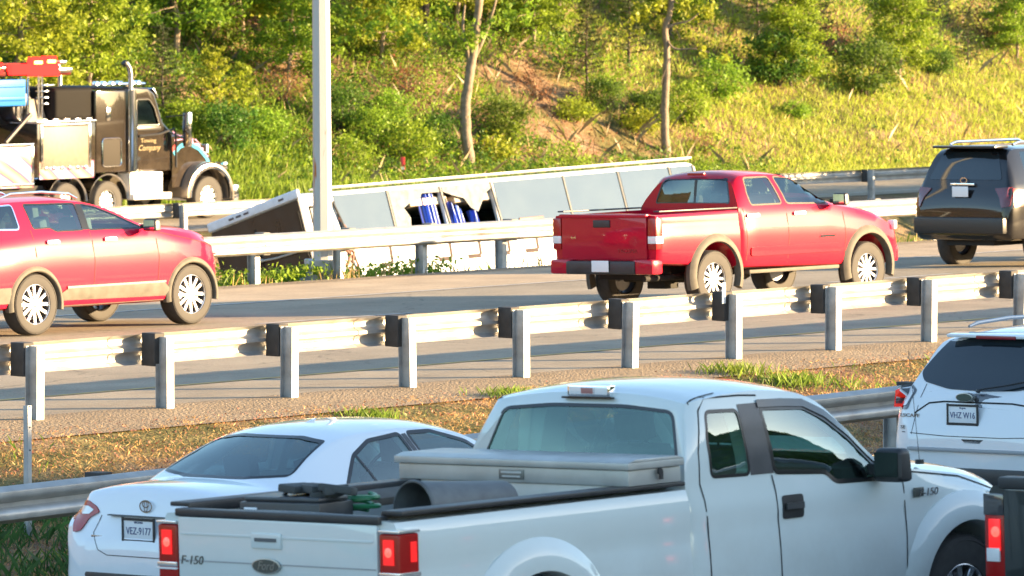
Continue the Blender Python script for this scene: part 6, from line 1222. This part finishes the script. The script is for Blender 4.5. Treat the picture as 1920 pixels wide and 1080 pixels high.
PL = [  # kind, px, py of the foot, scale, name, category, label
 ('tree', 30, 215, .95, 'broadleaf_tree', 'tree', 'leafy young tree at the top left corner behind the beacons of the recovery truck'),
 ('tree', 170, 190, .80, 'broadleaf_tree', 'tree', 'leafy young tree above the cab roof of the recovery truck'),
 ('pine', 305, 240, .62, 'pine_tree', 'pine tree', 'dull green young pine just right of the chrome exhaust stack'),
 ('sapling', 400, 240, .95, 'sapling', 'sapling', 'bright sapling with upright fronds midway between the truck and the light pole'),
 ('sapling', 455, 250, .80, 'sapling', 'sapling', 'smaller bright sapling on the truck side of the light pole'),
 ('bush', 420, 300, .70, 'shrub', 'shrub', 'round shrub behind the bonnet of the recovery truck'),
 ('shrub', 350, 265, .75, 'shrub', 'shrub', 'pale green shrub behind the mirror of the recovery truck'),
 ('shrub', 500, 290, .80, 'shrub', 'shrub', 'broad pale shrub left of the light pole'),
 ('tree', 545, 165, .72, 'broadleaf_tree', 'tree', 'slender young tree touching the left side of the light pole'),
 ('dry', 530, 200, .9, 'dry_bush', 'bush', 'reddish dry bush high up left of the light pole'),
 ('shrub', 655, 330, .72, 'shrub', 'shrub', 'low bright shrub immediately right of the light pole'),
 ('shrub', 700, 285, .80, 'shrub', 'shrub', 'bright shrub uphill and right of the light pole'),
 ('bush', 640, 250, .62, 'shrub', 'shrub', 'dark shrub high up right of the light pole'),
 ('shrub', 770, 315, .85, 'shrub', 'shrub', 'wide bright shrub left of the thick grey tree trunk'),
 ('shrub', 735, 235, .65, 'shrub', 'shrub', 'small shrub uphill left of the thick grey tree trunk'),
 ('bush', 820, 290, .55, 'shrub', 'shrub', 'dark shrub touching the left side of the thick trunk'),
 ('low', 925, 305, 1.0, 'shrub', 'shrub', 'low shrub at the right foot of the thick grey tree trunk'),
 ('bush', 945, 275, .60, 'shrub', 'shrub', 'dark round shrub right of the thick grey trunk'),
 ('sapling', 965, 290, .42, 'sapling', 'sapling', 'small bright sapling a little right of the thick grey trunk'),
 ('tree', 720, 130, .75, 'broadleaf_tree', 'tree', 'leafy tree at the top edge between the light pole and the thick trunk'),
 ('tree', 1000, 95, .72, 'broadleaf_tree', 'tree', 'leafy tree at the top edge right of the thick trunk'),
 ('pine', 1100, 165, .62, 'pine_tree', 'pine tree', 'thin young pine midway between the two tall trunks'),
 ('pine', 1180, 130, .75, 'pine_tree', 'pine tree', 'dull pine at the top edge left of the slim crooked trunk'),
 ('low', 1070, 225, .9, 'shrub', 'shrub', 'low shrub above the bare reddish soil patch'),
 ('bush', 1130, 215, .50, 'shrub', 'shrub', 'small dark shrub at the upper right of the bare soil patch'),
 ('low', 1200, 250, .9, 'shrub', 'shrub', 'shaded low shrub left of the slim crooked trunk'),
 ('bush', 1225, 240, .55, 'shrub', 'shrub', 'dark shrub hiding the left of the slim crooked trunk'),
 ('shrub', 1290, 235, .85, 'shrub', 'shrub', 'glossy leaved shrub just right of the slim crooked trunk'),
 ('shrub', 1350, 190, .90, 'shrub', 'shrub', 'tall glossy shrub uphill right of the slim crooked trunk'),
 ('bush', 1455, 160, .80, 'shrub', 'shrub', 'dark green bush at the left end of the yellow grass slope'),
 ('tree', 1485, 165, .62, 'broadleaf_tree', 'tree', 'small tree standing over the left end of the yellow grass slope'),
 ('pine', 1420, 90, .80, 'pine_tree', 'pine tree', 'pine at the top edge above the left end of the grass slope'),
 ('pine', 1530, 105, .70, 'pine_tree', 'pine tree', 'thin pine with a bare dark trunk at the top edge above the grass slope'),
 ('bush', 1625, 185, .85, 'shrub', 'shrub', 'large dark bush standing out on the yellow grass slope'),
 ('tree', 1690, 150, .66, 'broadleaf_tree', 'tree', 'bright leafy tree right of the large dark bush on the grass slope'),
 ('dry', 1560, 110, 1.0, 'dry_bush', 'bush', 'orange dry bush at the top edge above the grass slope'),
 ('pine', 1815, 130, .42, 'pine_tree', 'pine tree', 'small dark conical pine standing alone near the top right corner'),
 ('pine', 1760, 60, .50, 'pine_tree', 'pine tree', 'dark pine at the top edge right of the bright leafy tree'),
 ('dry', 1850, 75, 1.1, 'dry_bush', 'bush', 'orange dry bush at the top right corner'),
 ('tree', 1905, 110, .55, 'broadleaf_tree', 'tree', 'leafy tree cut by the right edge of the photo'),
 ('bush', 1760, 145, .42, 'shrub', 'shrub', 'small shrub between the bright leafy tree and the small dark pine'),
 ('low', 1490, 225, .7, 'shrub', 'shrub', 'tiny dark tuft in the middle of the grass slope below the dark bush'),
 ('dry', 1320, 285, .5, 'dry_bush', 'bush', 'reddish dry bush above the roof of the red crew cab pickup'),
 ('dry', 590, 290, .55, 'dry_bush', 'bush', 'brown dry bush behind the light pole'),
 ('dry', 760, 175, .7, 'dry_bush', 'bush', 'reddish dry bush uphill left of the thick trunk'),
 ('dry', 1010, 190, .8, 'dry_bush', 'bush', 'brown dry bush uphill right of the thick trunk'),
 ('tree', 330, 110, .95, 'broadleaf_tree', 'tree', 'shadowy tree at the top edge right of the beacons'),
 ('tree', 450, 80, .85, 'broadleaf_tree', 'tree', 'shadowy tree at the top edge left of the light pole'),
 ('tree', 1260, 75, .80, 'broadleaf_tree', 'tree', 'leafy tree at the top edge behind the slim crooked trunk'),
 ('tree', 860, 60, .85, 'broadleaf_tree', 'tree', 'leafy tree at the top edge behind the thick trunk'),
 ('tall', 255, 70, .95, 'forest_tree', 'tree', 'dark bare stem rising to the top edge above the exhaust stack'),
 ('tall', 380, 60, 1.0, 'forest_tree', 'tree', 'dark bare stem at the top edge midway between exhaust stack and light pole'),
 ('tall', 570, 95, .9, 'forest_tree', 'tree', 'dark bare stem just left of the light pole at the top edge'),
 ('tall', 690, 60, 1.0, 'forest_tree', 'tree', 'dark bare stem between light pole and thick trunk at the top edge'),
 ('tall', 800, 90, .85, 'forest_tree', 'tree', 'dark bare stem close left of the thick trunk at the top edge'),
 ('tall', 1040, 40, .9, 'forest_tree', 'tree', 'dark bare stem right of the thick trunk at the top edge'),
]
for i, (k, px, py, s, nm, cat, lb) in enumerate(PL):
    x, y, z = hill(px, py); foliage_thing(nm, lb, cat, {'shrub': G1, 'dry_bush': G1, 'broadleaf_tree': G2, 'sapling': G2, 'pine_tree': G3, 'forest_tree': 'forest trees at the top of the bank'}[nm], (x, y, z - .05), k, s, rz=i * 1.7)
# the two tall trunks that stand in front of the bank
def tall_tree(px, py, label, spine, limbs, r0, twigs):
    x, y, z = hill(px, py); s = 1 / (FPX / y)    # metres per photo pixel at this distance
    t = empty('tall_tree', (x, y, z), label=label, cat='tree', group=None)
    b = MB(); pts = [((p[0] - px) * s, p[2] if len(p) > 2 else 0, (py - p[1]) * s) for p in spine]; n = len(pts)
    # smooth
    def dens(P_):
        out = []
        for i in range(len(P_) - 1):
            for k in range(5):
                t_ = k / 5; p0 = Vector(P_[max(i - 1, 0)]); p1 = Vector(P_[i]); p2 = Vector(P_[i + 1]); p3 = Vector(P_[min(i + 2, len(P_) - 1)])
                out.append(.5 * ((2 * p1) + (p2 - p0) * t_ + (2 * p0 - 5 * p1 + 4 * p2 - p3) * t_**2 + (3 * p1 - p0 - 3 * p2 + p3) * t_**3))
        return out + [Vector(P_[-1])]
    D = dens(pts); b.tube([p + Vector((random.uniform(-.012, .012), 0, 0)) for p in D], [r0 * (1.25 - .25 * min(1, i / 4)) * (1 - .45 * i / len(D)) * random.uniform(.95, 1.05) for i in range(len(D))], 14); tk = b.build('trunk', BARK, t, ang=60)
    ends = []
    for L, r1 in limbs:
        q = dens([((p[0] - px) * s, p[2], (py - p[1]) * s) for p in L]); b = MB(); b.tube(q, [r1 * (1 - .75 * i / len(q)) for i in range(len(q))], 9); b.build('limb', BARK, t, ang=60); ends += q[len(q) // 3:]
    P_ = []
    for (tx, ty, d, n_) in twigs:
        c = Vector(((tx - px) * s, d, (py - ty) * s))
        for _ in range(n_): cc = c + Vector((random.gauss(0, .30), random.gauss(0, .3), random.gauss(0, .18))); P_ += [(cc.x + random.gauss(0, .09), cc.y + random.gauss(0, .09), cc.z + random.gauss(0, .08)) for _ in range(22)]
    # crown above the frame
    for e_ in range(130):
        a = random.uniform(0, 6.28); rr = random.uniform(0, 2.6); c = Vector((math.cos(a) * rr, math.sin(a) * rr, (py + 30) * s + random.uniform(0, 3.6)))
        P_ += [(c.x + random.gauss(0, .25), c.y + random.gauss(0, .25), c.z + random.gauss(0, .2)) for _ in range(36)]
    link('crown', quads_mesh('crown', leaves(np.array(P_), .13, .3, .5)), LF1, t); return t
random.seed(21)
tall_tree(880, 318, 'tall tree with a thick grey trunk that forks near the top edge', [(880, 340), (879, 300), (874, 250), (873, 200), (879, 150), (887, 100), (893, 50), (900, -10), (905, -120)],
          [([(882, 130, 0), (876, 95, -.1), (868, 55, -.2), (872, 10, -.3)], .08), ([(884, 120, 0), (908, 70, .1), (925, 20, .2), (940, -40, .2)], .07), ([(880, 90, 0), (850, 60, .2), (820, 40, .3)], .03)], .175,
          [(880, 80, -.3, 8), (860, 60, -.4, 6), (905, 60, -.2, 6), (800, 45, -.5, 7), (760, 60, -.3, 6), (700, 45, 0, 8), (655, 60, -.2, 6), (940, 30, -.4, 7), (985, 25, -.5, 7), (640, 25, 0, 6), (740, 20, 0, 7), (830, 15, 0, 6)])
tall_tree(1248, 292, 'tall tree with a slim crooked trunk and two bare bent limbs', [(1250, 310), (1247, 260), (1246, 200), (1249, 150), (1250, 100), (1247, 60), (1256, 20), (1258, -60)],
          [([(1250, 60, 0), (1262, 52, -.05), (1290, 45, -.1), (1308, 32, -.1), (1322, 22, -.1)], .045), ([(1250, 75, 0), (1256, 90, -.1), (1270, 98, -.15), (1300, 97, -.2), (1330, 104, -.2)], .04), ([(1248, 170, 0), (1240, 160, -.1), (1246, 140, -.15), (1252, 128, -.15)], .02)], .135,
          [(1310, 25, -.1, 6), (1335, 100, -.2, 4), (1290, 15, 0, 6), (1230, 20, 0, 7), (1205, 35, -.2, 7), (1180, 60, -.2, 6), (1262, 10, .1, 5)])
# ------------------------------------------------------------------ grass, leaf litter and undergrowth: nobody could count these
def in_view(x, y, z, m=280):
    px = 960 + FPX * x / y; py = -110 - FPX * (z - HC) / y; return (px > -m) & (px < 1920 + m) & (py < 1080 + m) & (py > -90)
Hv = np.vectorize(H)
def scatter(n, u0, u1, v0, v1, dens=None):
    u = rng.uniform(u0, u1, n); v = rng.uniform(v0, v1, n)
    if dens is not None: k = rng.uniform(0, 1, n) < dens(u, v); u, v = u[k], v[k]
    x = P0[0] + u * CT - v * ST; y = P0[1] + u * ST + v * CT; z = Hv(u, v); k = in_view(x, y, z); return np.stack([x, y, z - .01], 1)[k], u[k], v[k]
def N2(u, v, s, sd): return (np.sin(u / s * 1.7 + sd + 1.3 * np.sin(v / s * .9 + sd)) + np.sin(v / s * 2.1 + sd * 2 + 1.1 * np.sin(u / s * 1.3)) + .5 * np.sin((u + v) / s * 3.7 + sd * 3)) / 2.5
def soil(u, v): return np.clip(1.25 * np.exp(-((u - 90.3) / 3.4)**2 - ((v - 68.0) / 2.6)**2) + np.exp(-((u - 79) / 1.2)**2 - ((v - 67.0) / .7)**2) + np.exp(-((u - 81) / 2.2)**2 - ((v - 71.6) / .9)**2) + .9 * np.exp(-((u - 97.5) / 1.5)**2 - ((v - 65) / .6)**2), 0, 1)
def right_w(u, v):  # share of tall grass: grows to the right, thins uphill
    edge = 93.5 + (v - 64) * .20; w_ = np.clip((u - edge) / 3.5 + .45, 0, 1); up = np.clip(1.35 - (v - 64) / 12.0, .12, 1); return w_ * up
def stuff(name, V_, m): o = link(name, quads_mesh(name, V_), m); tagp(o, kind='stuff'); return o
p, u, v = scatter(330000, 55, 120, 63.4, 80, lambda u, v: right_w(u, v) * (.75 + .35 * N2(u, v, 1.6, 3))); stuff('tall_grass', blades(p, .20, .010, .3), LGR)
p, u, v = scatter(36000, 55, 120, 63.4, 80, lambda u, v: right_w(u, v) * np.clip(.2 + .9 * N2(u, v, 2.1, 9), 0, 1)); stuff('straw_grass', blades(p, .26, .007, .3), LGY)
p, u, v = scatter(120000, 52, 96, 63.2, 80, lambda u, v: (1 - right_w(u, v)) * (1 - .9 * soil(u, v)) * np.clip(.15 + 1.1 * N2(u, v, 1.3, 5) + .55 * np.clip(68 - v, 0, 3) / 3, 0, 1)); stuff('bank_grass', blades(p, .30, .013, .35), LGG)
p, u, v = scatter(60000, 52, 82, 63.0, 69, lambda u, v: np.clip(1.2 - np.abs(u - 71.0) / 6.5, 0, 1)); stuff('roadside_grass', blades(p, .55, .013, .2), leaf_mat('bright_grass', (.19, .27, .03)))
p, u, v = scatter(46000, 52, 125, 63.5, 84, lambda u, v: np.clip(1.2 - right_w(u, v), .1, 1)); stuff('leaf_litter', leaves(p + np.array([0, 0, .03]), .09, 2.5, .6), LF4)
def under(nc, nl, seed_s, thr, m, name, size=.085, h=.25, rw=1.0):
    p, u, v = scatter(nc, 52, 124, 63.6, 84, lambda u, v: np.clip((N2(u, v, seed_s, seed_s * 3) - thr + .9 * np.clip((80 - u) / 6, 0, 1) + .5 * np.clip((v - 72) / 5, 0, 1) - 1.25 * soil(u, v)) * 3, 0, 1) * (1.02 - rw * right_w(u, v)))
    c = np.repeat(p, nl, axis=0) + rng.normal(size=(len(p) * nl, 3)) * np.array([.15, .15, .10]) + np.array([0, 0, h]); stuff(name, leaves(c, size, .5, .5), m)
under(22000, 16, 1.9, -.6, LF1, 'undergrowth'); under(14000, 16, 1.4, -.3, LF2, 'undergrowth', .10, .35)
under(1500, 12, 2.6, .1, LF4, 'dry_undergrowth', .08, .2, .8)
p, u, v = scatter(7000, 52, 122, 64, 84, lambda u, v: np.clip(1.15 - right_w(u, v), .12, 1)); stuff('dead_twigs', blades(p[::2], .65, .006, .5), leaf_mat('twig_brown', (.22, .15, .09), tr=.05))
# woodland mass far up the slope behind the named trees
p, u, v = scatter(3600, 50, 128, 76, 92); p2 = p.copy()
ww = rng.uniform(0, 1, len(p)); hgt = rng.uniform(.3, 3.2, len(p))
k = N2(u, v, 2.3, 4) > -.35; p, hgt = p[k], hgt[k]
c = np.repeat(p, 16, axis=0); c[:, 2] += np.repeat(hgt, 16); c = c + rng.normal(size=c.shape) * np.array([.28, .28, .2]); stuff('woodland', leaves(c, .14, .3, .5), LF2)
# ditch weeds, verge grass
p, u, v = scatter(26000, -8, 90, 18.3, 30, lambda u, v: np.clip(.35 + .8 * N2(u, v, .9, 2), 0, 1)); stuff('ditch_weeds', blades(p, .26, .010, .4), LGG)
p, u, v = scatter(9000, -8, 90, 17.95, 19.2, lambda u, v: np.clip(N2(u, v, .45, 2) * 1.3 - .1, 0, 1)); stuff('verge_weeds', blades(p, .20, .009, .3), LGY)
p, u, v = scatter(9000, 13, 28, 18.4, 22, lambda u, v: np.clip(.6 + N2(u, v, .6, 2), 0, 1)); c = np.repeat(p, 5, axis=0) + rng.normal(size=(len(p) * 5, 3)) * .07 + np.array([0, 0, .16]); stuff('ditch_plants', leaves(c, .07, .5, .5), LF1)
# median grass: short, dry, with green clumps at right and at the foot of the near rail
p, u, v = scatter(190000, -12, 30, -8.5, -.75, lambda u, v: np.clip(.60 + .5 * N2(u, v, .5, 3) - np.clip(v + 1.9, 0, 1.2) * .55, 0, 1)); g_ = N2(u, v, .9, 6) + .18 * (u - 9) / 6 > .85
stuff('median_dry_grass', blades(p[~g_], .034, .003, .9), LGD); 
p, u, v = scatter(60000, -12, 30, -8.5, -1.3, lambda u, v: np.clip(N2(u, v, 1.1, 6) * .8 - .45 + .75 * np.exp(-((u - 12.4) / 2.6)**2) + .8 * np.clip(-6.4 - v, 0, 1), 0, 1)); stuff('median_green_grass', blades(p, .10, .0035, .5), LGG)
p, u, v = scatter(60000, -12, 30, -8.2, -.5, lambda u, v: np.clip(1.1 - np.clip(v + 1.8, 0, 2) * .8, 0, 1)); stuff('median_litter', leaves(p + np.array([0, 0, .015]), .024, 2.0, .6), leaf_mat('litter_brown', (.34, .17, .08), tr=.1))
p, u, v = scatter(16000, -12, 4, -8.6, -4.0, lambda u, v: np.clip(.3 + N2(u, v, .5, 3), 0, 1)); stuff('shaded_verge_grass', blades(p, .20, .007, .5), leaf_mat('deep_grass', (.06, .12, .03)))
random.seed(31)
for k, (px, n_, lb) in enumerate(((955, -1.35, 'small green weed tuft beside the fifth post of the middle guardrail'), (690, -1.7, 'pale weed tuft above the roof of the white sedan'), (1380, -1.2, 'green weed clump at the foot of a middle guardrail post near the red pickup'), (1490, -1.9, 'spreading green weed clump right of the middle of the median'))):
    a = (px - 960) / FPX; Y = (n_ + 4.8 * ST + 58.8 * CT) / (CT - a * ST); x = a * Y; u_, v_ = UV(x, Y)
    foliage_thing('weed_clump', lb, 'weed', 'weeds by the middle guardrail', (x, Y, H(u_, v_)), 'weed', random.uniform(.8, 1.3), k)
# roadside marker beyond the coach
x, y, z = hill(755, 345); e = empty('marker_post', (x, y, z - .2), label='thin red marker post above the middle of the coach', cat='marker post'); b = MB(); b.box((0, 0, .45), (.13, .03, .95)); b.build('board', mat('marker_red', (.55, .04, .03), .5), e, bevel=.01); b = MB(); b.box((0, -.018, .62), (.10, .008, .08)); b.build('reflector', M_LAMPW, e)
# woods beyond both ends of the road and behind the viewpoint (they close the horizon and show in the glass)
def far_woods(name, u0, u1, v0, v1, n, h):
    u = rng.uniform(u0, u1, n); v = rng.uniform(v0, v1, n); x = P0[0] + u * CT - v * ST; y = P0[1] + u * ST + v * CT; top = h * (.75 + .25 * np.sin(u / 9 + v / 7) + .12 * np.sin(u / 3.1 - v / 2.3)); z = rng.uniform(0, 1, n) * top
    stuff(name, leaves(np.stack([x, y, z], 1), 2.2, .3, .7), LF2)
far_woods('far_woods', -190, -150, -150, 140, 9000, 11); far_woods('far_woods', 240, 290, -120, 120, 6000, 12); far_woods('far_woods', -150, 60, -160, -120, 8000, 11)
u = rng.uniform(-7, 120, 24000); v = rng.uniform(-34, -26, 24000); x = P0[0] + u * CT - v * ST; y = P0[1] + u * ST + v * CT; z = np.array([bz(a, b_) for a, b_ in zip(u, v)]) + rng.uniform(0, .12, len(u))
stuff('shade_bank_scrub', leaves(np.stack([x, y, z], 1), .35, .4, .6), LF2)  # leaves added on the unseen bank to roughen its reflection in windows
for k, u_ in enumerate((91, 95.5, 100, 105, 110)):  # unseen bushes added to shade the right end of the distant guardrail
    x, y = W(u_, 44.2 + .4 * math.sin(k * 2.1)); foliage_thing('shrub', ('nearest', 'second nearest', 'middle', 'second farthest', 'farthest')[k] + ' of five big bushes added out of view to shade the distant guardrail', 'shrub', 'bushes added for shade', (x, y, H(u_, 44.2) - .1), 'bush', 2.55 + .15 * math.sin(k * 1.7), k)
far_woods('far_woods', 12, 340, -78, -58, 22000, 11.4)  # unseen woods added to block bright low sky from the car reflections
for o in bpy.data.objects:
    if o.type == 'EMPTY': o.empty_display_size = .1
